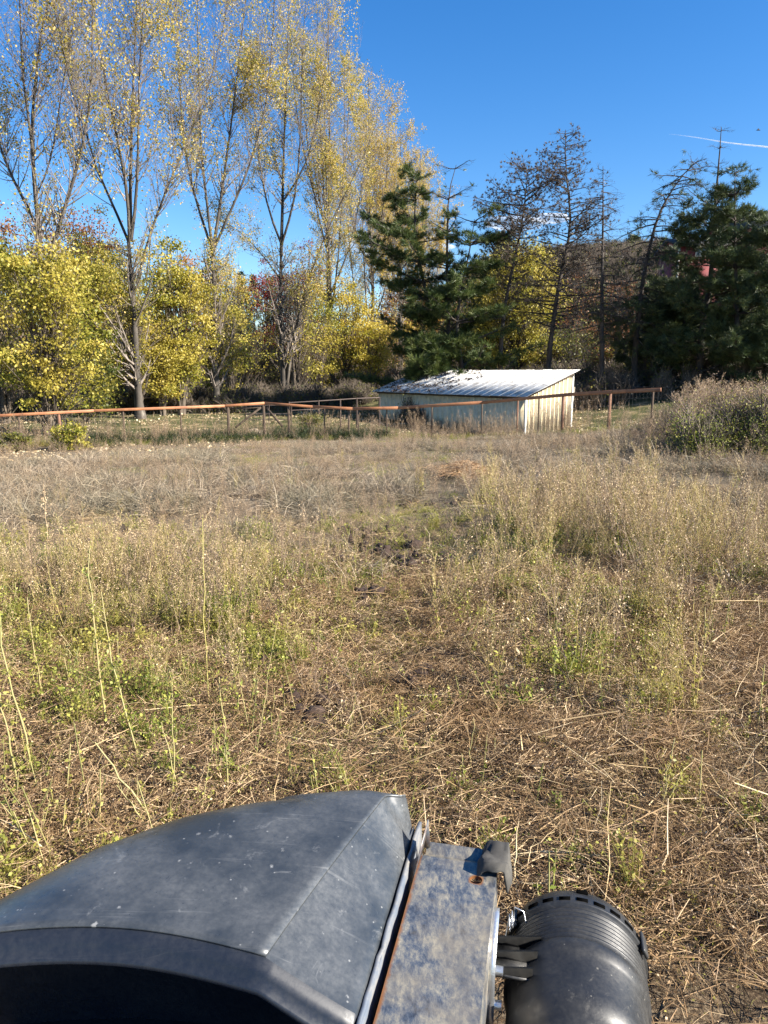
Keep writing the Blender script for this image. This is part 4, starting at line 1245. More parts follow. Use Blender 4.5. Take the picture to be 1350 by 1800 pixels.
link('rail', make_mesh('rail', [tubes(np.array([[P(*a) - q0 for a in pts[1:]]]), .035, 6)], M['pipe'], True), r2)
for a in pts[1:]:
    q = P(*a); g = float(gz(q[0], q[1]))
    link('post', make_mesh('post', [tubes(np.array([[[q[0] - q0[0], q[1] - q0[1], g - .3 - q0[2]], [q[0] - q0[0], q[1] - q0[1], q[2] + .04 - q0[2]]]]), .04, 6)], M['pipe'], True), r2)
# leaning grey stake behind the right end of the shed
q0 = P(1003, 712, 37.6)
tag(link('leaning_stake', make_mesh('leaning_stake', [tubes(np.array([[[0, 0, 0], [.12, 0, .55], [.16, .02, 1.1]]]), np.array([[.04, .035, .03]]), 6)], flat_mat('stake', (.4, .36, .3), .8)), None, tuple(q0 + [0, 0, -.2])), 'pale weathered stake leaning against the right end of the shed', 'stake')


def rock(name, label, p, r, mat, cat='rock', sq=.6, seed=1):
    th = np.linspace(0, math.pi, 9); ph = np.arange(12) * math.pi / 6
    T, Q = np.meshgrid(th, ph, indexing='ij')
    rr = r * (1 + (vn(T * 2.3 + seed, Q * 1.3 + seed, seed) - .5) * .6)
    rr[0] = rr[0, 0]; rr[-1] = rr[-1, 0]
    V = np.stack([rr * np.sin(T) * np.cos(Q) * 1.3, rr * np.sin(T) * np.sin(Q), rr * np.cos(T) * sq], -1).reshape(-1, 3)
    F = [[a * 12 + b, a * 12 + (b + 1) % 12, (a + 1) * 12 + (b + 1) % 12, (a + 1) * 12 + b] for a in range(8) for b in range(12)]
    return tag(link(name, make_mesh(name, [(V, np.array(F), .5)], mat), None, tuple(p)), label, cat)


M['stone'] = flat_mat('stone', (.52, .43, .31), .9, 0, .4, 12)
q = P(450, 744, 34.5); rock('rock', 'pale rock lying behind the fence between the wooden braces', (q[0], q[1], float(gz(q[0], q[1])) + .12), .42, M['stone'])
q = PG(317, 1337); rock('stone', 'small pale stone on bare soil at the lower left', q + [0, 0, .015], .035, M['stone'], 'stone', seed=4)
q = PG(965, 1553); rock('stone', 'pale stone in the straw just above the black air cleaner', q + [0, 0, .02], .045, M['stone'], 'stone', seed=7)

# pale heap of straw in the middle distance
q = PG(818, 838); q = np.array([q[0], q[1], float(gz(q[0], q[1]))])
heap = thing('straw_heap', 'flat heap of pale orange straw in the middle of the field', 'straw heap', tuple(q))
n = 1500
c = np.c_[R.normal(size=(n, 2)) * [.27, .5], np.zeros(n)]; rr = np.hypot(c[:, 0] / .27, c[:, 1] / .5)
c[:, 2] = .22 * np.exp(-rr ** 2 / 2) * R.random(n) + .10 + .05 * fbm(c[:, 0] * 6, c[:, 1] * 6, 2)
az = R.uniform(0, 6.28, n); d = np.c_[np.cos(az), np.sin(az), R.normal(size=n) * .22] * R.uniform(.06, .2, n)[:, None]
M['heap'] = leaf_mat('heap_straw', [(0, (.22, .12, .05)), (.5, (.40, .25, .13)), (1, (.56, .40, .24))], .2)
link('straw', make_mesh('straw', [ribbons(np.stack([c - d, c + [0, 0, .03], c + d], 1), .007)], M['heap']), heap)['kind'] = 'stuff'

# ------------------------------------------------------------------ red house on the hill
M['red_wall'] = flat_mat('red_wall', (.20, .03, .03), .75, 0, .3, 2)
M['slate'] = flat_mat('slate_roof', (.035, .04, .05), .8, 0, .3, 3)
M['glass'] = flat_mat('window_glass', (.25, .33, .42), .1, 0, .2, 1)
HD = 84.0
hx0 = P(1193, 450, HD)[0]; hx1 = P(1293, 450, HD)[0]; hx2 = P(1470, 450, HD)[0]
hz0 = P(1193, 492, HD)[2]; hz1 = P(1193, 430, HD)[2]; hz2 = P(1340, 404, HD)[2]; hzr = P(1340, 370, HD + 4)[2]
house = thing('red_house', 'dark red house with a slate roof on the hill behind the right hand pines', 'house', ((hx0 + hx2) / 2, HD, hz0))
ho = np.array([(hx0 + hx2) / 2, HD, hz0])
hb0 = float(gz(ho[0], ho[1])) - 1.5
link('wall', make_mesh('wall', [box_part(np.array([(hx0 + hx1) / 2, HD + 3, (hz1 + hb0) / 2]) - ho, (hx1 - hx0, 6, hz1 - hb0)),
                                box_part(np.array([(hx1 + hx2) / 2, HD + 3.5, (hz2 + hb0) / 2]) - ho, (hx2 - hx1, 8.2, hz2 - hb0))], M['red_wall']), house)
for (xa, xb, za, zb, dep) in ((hx0 - .4, hx1, hz1, hz1 + 1.1, 6), (hx1 - .5, hx2 + .5, hz2, hzr, 8.6)):
    V = np.array([[xa, HD - .5, za], [xb, HD - .5, za], [xb, HD + dep / 2, zb], [xa, HD + dep / 2, zb], [xa, HD + dep + .5, za], [xb, HD + dep + .5, za]]) - ho
    r_ = link('roof', make_mesh('roof', [(V, np.array([[0, 1, 2, 3], [3, 2, 5, 4]]), .5)], M['slate']), house); solid(r_, .25)
    V2 = np.array([[xa + .4, HD, za], [xa + .4, HD + dep, za], [xa + .4, HD + dep / 2, zb - .15]]) - ho
    link('gable', make_mesh('gable', [(V2, np.array([[0, 1, 2]]), .5)], M['red_wall']), house)
link('corner_board', make_mesh('corner_board', [box_part(np.array([hx0 - .02, HD - .05, (hz1 + hb0) / 2]) - ho, (.17, .16, hz1 - hb0))], M['trim']), house)
for px, py in ((1233, 440), (1262, 440), (1345, 436)):
    q = P(px, py, HD - .06)
    fr = link('window', make_mesh('window', [box_part(q - ho, (1.25, .12, 1.35))], M['trim']), house)
    for dx in (-.27, .27):
        link('pane', make_mesh('pane', [box_part(q - ho + [dx, -.07, 0], (.46, .04, 1.1))], M['glass']), fr)

# ------------------------------------------------------------------ contrail, bird, small clouds
t = NT('vapour'); t.b.inputs['Base Color'].default_value = (.9, .9, .9, 1); t.b.inputs['Roughness'].default_value = 1
tr = t.n('ShaderNodeBsdfTransparent'); df = t.n('ShaderNodeBsdfDiffuse'); df.inputs[0].default_value = (.9, .9, .92, 1)
tl = t.n('ShaderNodeBsdfTranslucent'); tl.inputs[0].default_value = (.9, .9, .92, 1)
m1 = t.n('ShaderNodeMixShader'); t.l(df.outputs[0], m1.inputs[1]); t.l(tl.outputs[0], m1.inputs[2])
geo = t.n('ShaderNodeNewGeometry'); vat = t.n('ShaderNodeAttribute', attribute_name='v').outputs['Fac']
m2 = t.n('ShaderNodeMixShader')
t.l(t.math('MULTIPLY', t.ramp(t.noise(.05, 5, .7, geo.outputs['Position']), [(.3, (.3, .3, .3)), (.6, (1, 1, 1))]), vat), m2.inputs[0])
t.l(tr.outputs[0], m2.inputs[1]); t.l(m1.outputs[0], m2.inputs[2]); t.l(m2.outputs[0], t.out.inputs[0]); M['vapour'] = t.m
DC = 4200
cp = [(1176, 235.5), (1200, 238), (1235, 243), (1270, 250), (1310, 254.5), (1352, 258.5), (1420, 266), (1520, 280)]
ce = np.array([P(x, y, DC) for x, y in cp]); co_ = ce[0].copy()
wd = np.array([1.5, 4, 5.5, 7, 8.5, 10, 11, 12.])
vv, ff, _ = tubes((resample(ce, 16) - co_)[None], np.interp(np.linspace(0, 1, 16), np.linspace(0, 1, 8), wd)[None] * .5, 8)
vals = np.repeat(np.interp(np.linspace(0, 1, 16), [0, .15, .5, 1], [.1, .35, .6, .7]), 8)
tag(link('contrail', make_mesh('contrail', [(vv, ff, vals)], M['vapour'], True), None, tuple(co_)), 'thin white contrail in the blue sky at the upper right', 'contrail')
for i, (px, py, w_, h_, lb) in enumerate([(968, 384, 90, 24, 'small white cloud low behind the tallest sparse pine'), (905, 392, 150, 34, 'thin white cloud just above the large yellow tree'), (700, 430, 260, 60, 'pale cloud low behind the poplars and the left pine')]):
    c0 = P(px, py, 4000)
    th = np.linspace(0, math.pi, 12); ph = np.arange(20) * math.pi / 10
    T, Q = np.meshgrid(th, ph, indexing='ij')
    r_ = 1 + (vn(T * 3 + i * 5, Q * 2, 3 + i) - .5) * .5; r_[0] = 1; r_[-1] = 1
    V = np.stack([r_ * np.sin(T) * np.cos(Q) * w_, r_ * np.sin(T) * np.sin(Q) * 60, r_ * np.cos(T) * h_], -1).reshape(-1, 3)
    F = [[a * 20 + b, a * 20 + (b + 1) % 20, (a + 1) * 20 + (b + 1) % 20, (a + 1) * 20 + b] for a in range(11) for b in range(20)]
    tag(link('cloud', make_mesh('cloud', [(V, np.array(F), [.4, .3, .25][i])], M['vapour'], True), None, tuple(c0)), lb, 'cloud')
q = P(1333, 229, 60)
tag(link('bird', make_mesh('bird', [tubes(np.array([[[-.18, 0, 0], [-.05, 0, .02], [.08, 0, .02], [.16, 0, 0]]]), np.array([[.01, .04, .04, .01]]), 6),
                                   (np.array([[-.03, 0, .02], [.07, 0, .02], [.0, -.05, .12], [-.12, -.1, .08], [.02, .05, .10], [-.12, .12, .05]]), np.array([[0, 1, 2, 3], [0, 1, 4, 5]]), .5)], M['dark_bark']), None, tuple(q)), 'tiny dark bird in the sky below the contrail end', 'bird')

# ------------------------------------------------------------------ the machine in front of the camera
HD_ = rad(12.8)
tf_ = np.array([math.sin(HD_), math.cos(HD_), 0]); tr_ = np.array([math.cos(HD_), -math.sin(HD_), 0])
TO = tf_ * .9 + tr_ * -.4; TO[2] = float(gz(TO[0], TO[1]))


def TL(f, r, z):
    """machine coordinates (forward, right, height) to the machine root's local space"""
    f = np.asarray(f, float); r = np.asarray(r, float); z = np.asarray(z, float)
    return f[..., None] * tf_ + r[..., None] * tr_ + z[..., None] * np.array([0, 0, 1.0]) - TO


def dusty(name, base, dust, rough, amount=.5, spots=True, metal=0.0, scratch=True, scale=1.0, coat=0.0):
    t = NT(name); geo = t.n('ShaderNodeNewGeometry').outputs['Position']
    big = t.ramp(t.noise(5 * scale, 5, .65, geo), [(.40, (0, 0, 0)), (.72, (1, 1, 1))])
    fine = t.noise(90 * scale, 4, .7, geo)
    col = t.mix(t.math('MULTIPLY', t.math('MULTIPLY', big, fine), amount), base, dust)
    if spots:
        vo = t.n('ShaderNodeTexVoronoi', feature='F1'); vo.inputs['Scale'].default_value = 26 * scale; vo.inputs['Randomness'].default_value = 1; t.l(geo, vo.inputs['Vector'])
        dots = t.ramp(t.math('ADD', vo.outputs['Distance'], t.math('MULTIPLY', t.noise(75, 5, .8, geo), .55)), [(.30, (1, 1, 1)), (.38, (0, 0, 0))])
        pick = t.ramp(vo.outputs['Color'], [(.66, (0, 0, 0)), (.74, (1, 1, 1))])
        col = t.mix(t.math('MULTIPLY', t.math('MULTIPLY', dots, pick), .55), col, dust)
        vo2 = t.n('ShaderNodeTexVoronoi', feature='F1'); vo2.inputs['Scale'].default_value = 75 * scale; t.l(geo, vo2.inputs['Vector'])
        d2 = t.ramp(vo2.outputs['Distance'], [(.10, (1, 1, 1)), (.17, (0, 0, 0))])
        p2 = t.ramp(vo2.outputs['Color'], [(.74, (0, 0, 0)), (.8, (1, 1, 1))])
        col = t.mix(t.math('MULTIPLY', t.math('MULTIPLY', d2, p2), .4), col, dust)
        sm = t.ramp(t.noise(11, 6, .75, geo, 1.6), [(.60, (0, 0, 0)), (.74, (1, 1, 1))])
        col = t.mix(t.math('MULTIPLY', sm, .30), col, dust)
    if scratch:
        for k, (rz_, sc) in enumerate(((.5, 9), (1.1, 14), (-.4, 11))):
            mp = t.n('ShaderNodeMapping'); mp.inputs['Rotation'].default_value = (0, 0, rz_); mp.inputs['Scale'].default_value = (sc * .22, sc * 9, 1); t.l(geo, mp.inputs['Vector'])
            sx = t.ramp(t.noise(1.0, 1, .4, mp.outputs[0]), [(.715, (0, 0, 0)), (.73, (1, 1, 1)), (.75, (0, 0, 0))])
            col = t.mix(t.math('MULTIPLY', t.math('MULTIPLY', sx, big), .22), col, dust)
    t.l(col, t.b.inputs['Base Color'])
    t.l(t.ramp(fine, [(.3, (rough - .07,) * 3), (.7, (rough + .12,) * 3)]), t.b.inputs['Roughness'])
    t.b.inputs['Metallic'].default_value = metal
    t.b.inputs['Coat Weight'].default_value = coat
    t.bump(fine, .12, .001)
    return t.m


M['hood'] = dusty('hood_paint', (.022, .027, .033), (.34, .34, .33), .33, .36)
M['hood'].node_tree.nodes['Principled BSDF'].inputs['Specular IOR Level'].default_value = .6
M['shaded_hood'] = dusty('shaded_hood_paint', (.008, .011, .018), (.1, .1, .1), .42, .2, False)  # hood paint darkened: shade of the down-turned lip is in the colour
M['blackplastic'] = dusty('black_plastic', (.013, .014, .016), (.26, .24, .20), .42, .28, True, 0, False, 1.3)
M['rubber'] = dusty('old_rubber', (.035, .033, .030), (.20, .185, .155), .85, .8, False, 0, False, 3)
M['rust'] = M['rust']
M['seam'] = dusty('seam_metal', (.13, .15, .18), (.42, .36, .26), .4, .9, False, .3, False, 4)
M['rust_metal'] = flat_mat('rust_edge', (.36, .17, .07), .85, 0, .5, 30, (.14, .06, .03))
M['engine'] = flat_mat('engine_black', (.022, .022, .024), .6, .2, .3, 9)
M['zinc'] = flat_mat('zinc_steel', (.62, .64, .66), .32, .85, .15, 20)
M['tyre'] = flat_mat('tyre_rubber', (.03, .028, .026), .9, 0, .3, 12)
t = NT('galvanised_plate'); geo = t.n('ShaderNodeNewGeometry').outputs['Position']
mpp = t.n('ShaderNodeMapping'); mpp.inputs['Rotation'].default_value = (0, 0, .22); mpp.inputs['Scale'].default_value = (1.5, .7, 1); t.l(geo, mpp.inputs['Vector'])
nz = t.noise(34, 8, .82, mpp.outputs[0], .15); nz2 = t.noise(7, 6, .7, geo)
c1 = t.ramp(nz, [(.34, (.03, .04, .06)), (.47, (.11, .13, .16)), (.58, (.30, .28, .23)), (.70, (.56, .48, .34))])
c2 = t.mix(t.ramp(nz2, [(.46, (0, 0, 0)), (.66, (.6, .6, .6))]), c1, (.40, .33, .22))
c2 = t.mix(t.ramp(t.noise(5, 5, .7, mpp.outputs[0], .4), [(.52, (0, 0, 0)), (.64, (.4, .4, .4))]), c2, (.07, .08, .10))
va = t.n('ShaderNodeAttribute', attribute_name='v').outputs['Fac']
ru = t.ramp(t.math('ADD', va, t.math('MULTIPLY', t.noise(45, 5, .7, geo), .5)), [(.78, (0, 0, 0)), (1.0, (1, 1, 1))])
t.l(t.mix(ru, c2, (.30, .13, .05)), t.b.inputs['Base Color'])
t.b.inputs['Metallic'].default_value = .5; t.l(t.ramp(nz, [(.3, (.28, .28, .28)), (.7, (.55, .55, .55))]), t.b.inputs['Roughness'])
t.bump(nz, .15, .002); M['plate'] = t.m

mach = thing('tractor', 'dusty dark grey tractor hood with bare metal side plate and black air cleaner', 'tractor', tuple(TO))
# hood: rows run from the rear crease to the nose, columns from the right edge over the crown down the left side
NS, NQ = 46, 40
ol = np.array([(.55, -1.0), (.70, -.985), (.90, -.935), (1.09, -.845), (1.21, -.745), (1.285, -.640), (1.34, -.520), (1.370, -.410), (1.385, -.325), (1.385, -.285)])
olr = resample(np.c_[ol, np.zeros(len(ol))], 120)[:, :2]
seg = np.r_[0, np.cumsum(np.linalg.norm(np.diff(olr, axis=0), axis=1))]; seg /= seg[-1]
ncq = math.ceil(.22 * (NQ - 1)) / (NQ - 1)
rows = []
for i in range(NS):
    s = i / (NS - 1)
    O = np.array([np.interp(.20 + .80 * s, seg, olr[:, 0]), np.interp(.20 + .80 * s, seg, olr[:, 1])])
    E = np.array([.900 + .478 * s, -.249 - .004 * s])
    Lr = np.linalg.norm(O - E)
    qc = min(.136 * (1 - s) + .045 * s, Lr * .45)       # width of the right chamfer
    row = []
    for j in range(NQ):
        q = j / (NQ - 1)
        if q <= ncq:
            w = q / ncq * qc
            z = 1.474 + .072 * (q / ncq)
        else:
            u = (q - ncq) / (1 - ncq)
            w = qc + (Lr - qc) * u
            z = 1.546 + .017 * math.sin(min(1, u * 1.05) * math.pi) * min(1, Lr / .6)
            # crisp change of slope, then the shoulder rolling off
            d = Lr - w; rr_ = min(.20, Lr * .6)
            if d < rr_:
                z -= (.075 if Lr > .3 else .05) * (1 - math.sqrt(max(0, 1 - (1 - d / rr_) ** 2)))
        p_ = E + (O - E) * (w / Lr)
        # the rear crease bows towards the nose at the chamfer
        bow = .036 * math.sin(min(1, w / Lr) * math.pi) ** 1.5 * (1 - s) ** 2
        # front end rolls down a little
        z -= .016 * smooth(.86, 1.0, s) ** 1 * 1.0
        row.append((p_[0] + bow, p_[1], z))
    # left skirt
    o_ = row[-1]
    dr = np.array([O[0] - .95, O[1] + .45]); dr /= np.linalg.norm(dr)
    for dz, dw in ((.05, .012), (.14, .02), (.26, .026), (.38, .028)):
        row.append((o_[0] + dr[0] * dw, o_[1] + dr[1] * dw, o_[2] - dz))
    # right flange folded down
    e = row[0]
    pre = [(e[0], e[1] + .006, 1.350), (e[0], e[1] + .006, 1.40), (e[0], e[1] + .006, 1.458), (e[0], e[1] + .0045, 1.468)]
    rows.append(pre + row)
A = np.array(rows)
# rear lip turned down, towards the operator
lip = []
for df, dz in ((-.012, -.004), (-.020, -.012), (-.024, -.024), (-.031, -.026), (-.035, -.033), (-.029, -.038), (.0, -.056), (.06, -.062), (.12, -.34)):
    r0_ = A[0].copy(); r0_[:, 0] += df
    zz = r0_[:, 2] + dz
    r0_[:, 2] = np.where(np.arange(len(r0_)) < 4, np.minimum(r0_[:, 2], zz), zz)
    lip.append(r0_)
lip = np.array(lip[::-1])
Vh = TL(A[..., 0], A[..., 1], A[..., 2]).reshape(-1, 3)
nc = A.shape[1]
ii, jj = np.meshgrid(np.arange(NS - 1), np.arange(nc - 1), indexing='ij')
b0 = (ii * nc + jj).ravel()
Fh = np.stack([b0, b0 + 1, b0 + nc + 1, b0 + nc], -1)
ncr = 4 + int(math.ceil(.22 * (NQ - 1)))          # the column of the crease: the two sides of it do not share normals
ring = A.reshape(-1, 3)
cj = (b0 % nc)
hood = link('hood', make_mesh('hood', [(Vh, Fh[cj >= ncr], .5)], M['hood'], True), mach)
solid(hood, .005)
cham = link('hood_chamfer', make_mesh('hood_chamfer', [(Vh, Fh[cj < ncr], .5)], M['hood'], True), mach)
cham['label'] = 'paler sloping facet along the right edge of the hood'
nl = len(lip)
allr = np.concatenate([lip, A[:1]])
Vl = TL(allr[..., 0], allr[..., 1], allr[..., 2]).reshape(-1, 3)
ii, jj = np.meshgrid(np.arange(nl), np.arange(nc - 1), indexing='ij')
b0 = (ii * nc + jj).ravel()
link('rear_lip', make_mesh('rear_lip', [(Vl, np.stack([b0, b0 + 1, b0 + nc + 1, b0 + nc], -1), .5)], M['shaded_hood'], True), mach)
# nose below the front edge
nose = []
for dz, df in ((0, 0), (-.012, .012), (-.04, .022), (-.12, .028), (-.34, .03)):
    r0_ = A[-1][4:NQ + 4].copy(); r0_[:, 0] += df; r0_[:, 2] += dz; nose.append(r0_)
nose = np.array(nose); nn_ = nose.shape[1]
ii, jj = np.meshgrid(np.arange(4), np.arange(nn_ - 1), indexing='ij'); b0 = (ii * nn_ + jj).ravel()
link('nose_panel', make_mesh('nose_panel', [(TL(nose[..., 0], nose[..., 1], nose[..., 2]).reshape(-1, 3), np.stack([b0, b0 + 1, b0 + nn_ + 1, b0 + nn_], -1), .5)], M['hood'], True), mach)
# silver seam rail with rusty rim under the right flange
f_ = np.linspace(.62, 1.395, 40)
for (rr0, z0, rr1, z1, nm, mt, vv0) in ((-.2425, 1.470, -.2355, 1.468, 'seam_strip', 'seam', .30), (-.2355, 1.468, -.232, 1.36, 'seam_flange', 'seam', .42)):
    jt = R.normal(size=40) * .0006
    Vs_ = np.stack([TL(f_, rr0 + jt, z0 + 0 * f_), TL(f_, rr1 + jt, z1 + 0 * f_)], 1).reshape(-1, 3)
    b0 = np.arange(39) * 2
    solid(link(nm, make_mesh(nm, [(Vs_, np.stack([b0, b0 + 1, b0 + 3, b0 + 2], -1), vv0)], M[mt]), mach), .003)

# bare metal side plate with a round hole
ZP = 1.46
hf, hr, hrad = 1.250, -.106, .0115
parts = []


def quad(f0, f1, r0_, r1_, z0=ZP, z1=ZP, v=.25):
    nf = max(2, int(abs(f1 - f0) / .02)); nr = max(2, int(abs(r1_ - r0_) / .012))
    a, b = np.meshgrid(np.linspace(f0, f1, nf), np.linspace(r0_, r1_, nr), indexing='ij')
    z = z0 + (z1 - z0) * (a - f0) / (f1 - f0) if f1 != f0 else np.full(a.shape, z0)
    V = TL(a, b, z).reshape(-1, 3)
    i, j = np.meshgrid(np.arange(nf - 1), np.arange(nr - 1), indexing='ij'); q = (i * nr + j).ravel()
    val = v + .55 * np.exp(-((b.ravel() + .2215) / .006) ** 2) + .25 * np.exp(-((b.ravel() + .07) / .004) ** 2)
    return V, np.stack([q, q + 1, q + nr + 1, q + nr], -1), val


hs = .02
PL, PR = -.2215, -.069
parts += [quad(.45, hf - hs, PL, PR), quad(hf + hs, 1.298, PL, PR), quad(hf - hs, hf + hs, PL, hr - hs), quad(hf - hs, hf + hs, hr + hs, PR)]
an = np.arange(32) * math.pi / 16
sqf = np.clip(np.cos(an) * 1.5, -1, 1) * hs; sqr = np.clip(np.sin(an) * 1.5, -1, 1) * hs
Vr = np.concatenate([TL(hf + sqf, hr + sqr, np.full(32, ZP)), TL(hf + np.cos(an) * hrad, hr + np.sin(an) * hrad, np.full(32, ZP)), TL(hf + np.cos(an) * hrad, hr + np.sin(an) * hrad, np.full(32, ZP - .006))])
k = np.arange(32); k2 = (k + 1) % 32
parts.append((Vr[:64], np.stack([k, k2, 32 + k2, 32 + k], -1), np.r_[np.full(32, .25), np.full(32, .75)]))
parts.append((Vr[32:], np.stack([k, k2, 32 + k2, 32 + k], -1), 1.0))
# end fold sloping up at the front, with the left and right edges folded down
parts.append(quad(1.298, 1.318, PL + .006, PR - .006, ZP, ZP - .010, .15))
parts.append(quad(1.318, 1.336, PL + .008, PR - .008, ZP - .010, ZP + .006, .3))
for r_, v_ in ((PL, .75), (PR, .5)):
    a = np.linspace(.45, 1.298, 40)
    V = np.stack([TL(a, r_ + 0 * a, ZP + 0 * a), TL(a, r_ + 0 * a + .001, ZP - .035 + 0 * a), TL(a, r_ + 0 * a + .001, ZP - .12 + 0 * a)], 1).reshape(-1, 3)
    q = np.arange(39) * 3
    parts.append((V, np.concatenate([np.stack([q, q + 1, q + 4, q + 3], -1), np.stack([q + 1, q + 2, q + 5, q + 4], -1)]), v_))
plate = link('side_plate', make_mesh('side_plate', parts, M['plate']), mach)
plate['label'] = 'mottled bare metal plate with rusty left edge and a round hole'
# upright pointed tab at the plate's front left corner
tv = TL([1.235, 1.325, 1.325, 1.325], [PL, PL + .004, PL + .012, PL + .016], [ZP, ZP, ZP + .062, ZP])
solid(link('bent_tab', make_mesh('bent_tab', [(tv, np.array([[0, 1, 2], [1, 3, 2]]), .55)], M['plate']), mach), .0025)
link('hole_cup', make_mesh('hole_cup', [(TL(hf + np.cos(an) * .014, hr + np.sin(an) * .014, np.full(32, ZP - .014)), np.arange(32)[None, :], .5)], M['rust_metal']), mach)
# crumpled rubber pad over the plate's front right corner
pf, pr_ = 9, 7
na_, nb_ = 12, 9
a, b = np.meshgrid(np.linspace(0, 1, na_), np.linspace(0, 1, nb_), indexing='ij')
ff_ = 1.266 + a * .078 + .006 * (vn(a * 5, b * 5, 3) - .5); rr_ = -.100 + b * .052 + .008 * (vn(a * 6, b * 5, 8) - .5)
zz_ = ZP + .016 + .007 * (vn(a * 4, b * 4, 4) - .5) + .006 * np.sin(a * 7 + b * 2) - .04 * smooth(.88, 1, b) - .012 * smooth(.10, 0, a) - .014 * smooth(.1, 0, b) - .03 * smooth(.92, 1, a)
V = TL(ff_, rr_, zz_).reshape(-1, 3)
i, j = np.meshgrid(np.arange(na_ - 1), np.arange(nb_ - 1), indexing='ij'); q = (i * nb_ + j).ravel()
pad = link('rubber_pad', make_mesh('rubber_pad', [(V, np.stack([q, q + nb_, q + nb_ + 1, q + 1], -1), .5)], M['rubber']), mach)
solid(pad, .006); bevel(pad, .0015, 1)
pad['label'] = 'crumpled dark rubber pad folded over the corner of the metal plate'
# outer skirt below pad, inner structure
for nm, c0, c1, mt in (('engine_block', (.35, -.86, .75), (1.26, -.27, 1.30), 'engine'), ('side_frame', (.40, -.215, .62), (1.27, -.085, 1.335), 'engine'), ('chassis', (.2, -.62, .48), (1.45, -.20, .74), 'engine')):
    cc = (np.array(c0) + c1) / 2; sz = np.array(c1) - c0
    bevel(link(nm, make_mesh(nm, [box_part(TL(*cc), sz, [tf_, tr_, [0, 0, 1]])], M[mt]), mach), .02, 3)


def lathe(profile, centre_r, centre_z, s=56, a0=0.0, val=.5):
    """profile: (f, radius) along the machine's forward axis"""
    pf_ = np.array(profile); th = a0 + np.arange(s) * 2 * math.pi / s
    f = np.repeat(pf_[:, 0], s); r = np.repeat(pf_[:, 1], s)
    c = np.tile(np.cos(th), len(pf_)); sn_ = np.tile(np.sin(th), len(pf_))
    V = TL(f, centre_r + r * c, centre_z + r * sn_)
    i = np.arange(len(pf_) - 1)[:, None] * s; k = np.arange(s)[None]; k2 = (k + 1) % s
    F = np.stack([i + k, i + k2, i + s + k2, i + s + k], -1).reshape(-1, 4)
    return V, F, val


CR, CZ_ = .083, 1.287
ac = link('air_cleaner_body', make_mesh('air_cleaner_body', [lathe([(.60, .0), (.60, .085), (.90, .086), (1.02, .088), (1.032, .094), (1.036, .104), (1.044, .107), (1.052, .107), (1.060, .112), (1.075, .1185), (1.09, .1205), (1.165, .1215), (1.17, .124), (1.182, .1285), (1.195, .1290), (1.20, .126)], CR, CZ_)], M['blackplastic'], True), mach)
ac['label'] = 'smooth black plastic air cleaner canister'
prof = [(1.199, .120)]
for k in range(7):
    f0 = 1.203 + k * .0105
    prof += [(f0, .1225), (f0 + .0015, .1285), (f0 + .0055, .1290), (f0 + .007, .1230)]
prof += [(1.278, .1225), (1.279, .1315), (1.2815, .1335)]
link('ribbed_ring', make_mesh('ribbed_ring', [lathe(prof, CR, CZ_, 72)], M['blackplastic'], False), mach)
capo = link('end_cap', make_mesh('end_cap', [lathe([(1.2815, .1335), (1.300, .1335), (1.303, .1325), (1.312, .1300), (1.328, .1225), (1.338, .112), (1.343, .10), (1.343, .04), (1.343, 0)], CR, CZ_, 72)], M['blackplastic'], True), mach)
M['painted_slot'] = flat_mat('slot_shade_black', (.003, .003, .003), 1.0, 0, .1)
M['painted_slot'].node_tree.nodes['Principled BSDF'].inputs['Specular IOR Level'].default_value = 0
ns = 26
for k in range(ns):
    th = 2 * math.pi * k / ns + .06
    er = tr_ * math.cos(th) + np.array([0, 0, 1]) * math.sin(th); et = -tr_ * math.sin(th) + np.array([0, 0, 1]) * math.cos(th)
    link('painted_slot', make_mesh('painted_slot', [box_part(TL(1.2905, CR, CZ_) + er * .1330, (.0085, .021, .003), [tf_, et, er])], M['painted_slot']), capo)  # raised near-black boxes: the shade inside open slots is painted on
th = rad(86); er = tr_ * math.cos(th) + np.array([0, 0, 1]) * math.sin(th); et = -tr_ * math.sin(th) + np.array([0, 0, 1]) * math.cos(th)
bevel(link('lug', make_mesh('lug', [box_part(TL(1.316, CR, CZ_) + er * .128, (.010, .022, .010), [tf_, et, er])], M['painted_slot']), capo), .002)
th = rad(12); er = tr_ * math.cos(th) + np.array([0, 0, 1]) * math.sin(th); et = -tr_ * math.sin(th) + np.array([0, 0, 1]) * math.cos(th)
for th in (rad(26), rad(150)):
    er = tr_ * math.cos(th) + np.array([0, 0, 1]) * math.sin(th); et = -tr_ * math.sin(th) + np.array([0, 0, 1]) * math.cos(th)
    bevel(link('latch', make_mesh('latch', [box_part(TL(1.288, CR, CZ_) + er * .137, (.05, .022, .007), [tf_, et, er])], M['blackplastic']), mach), .003)
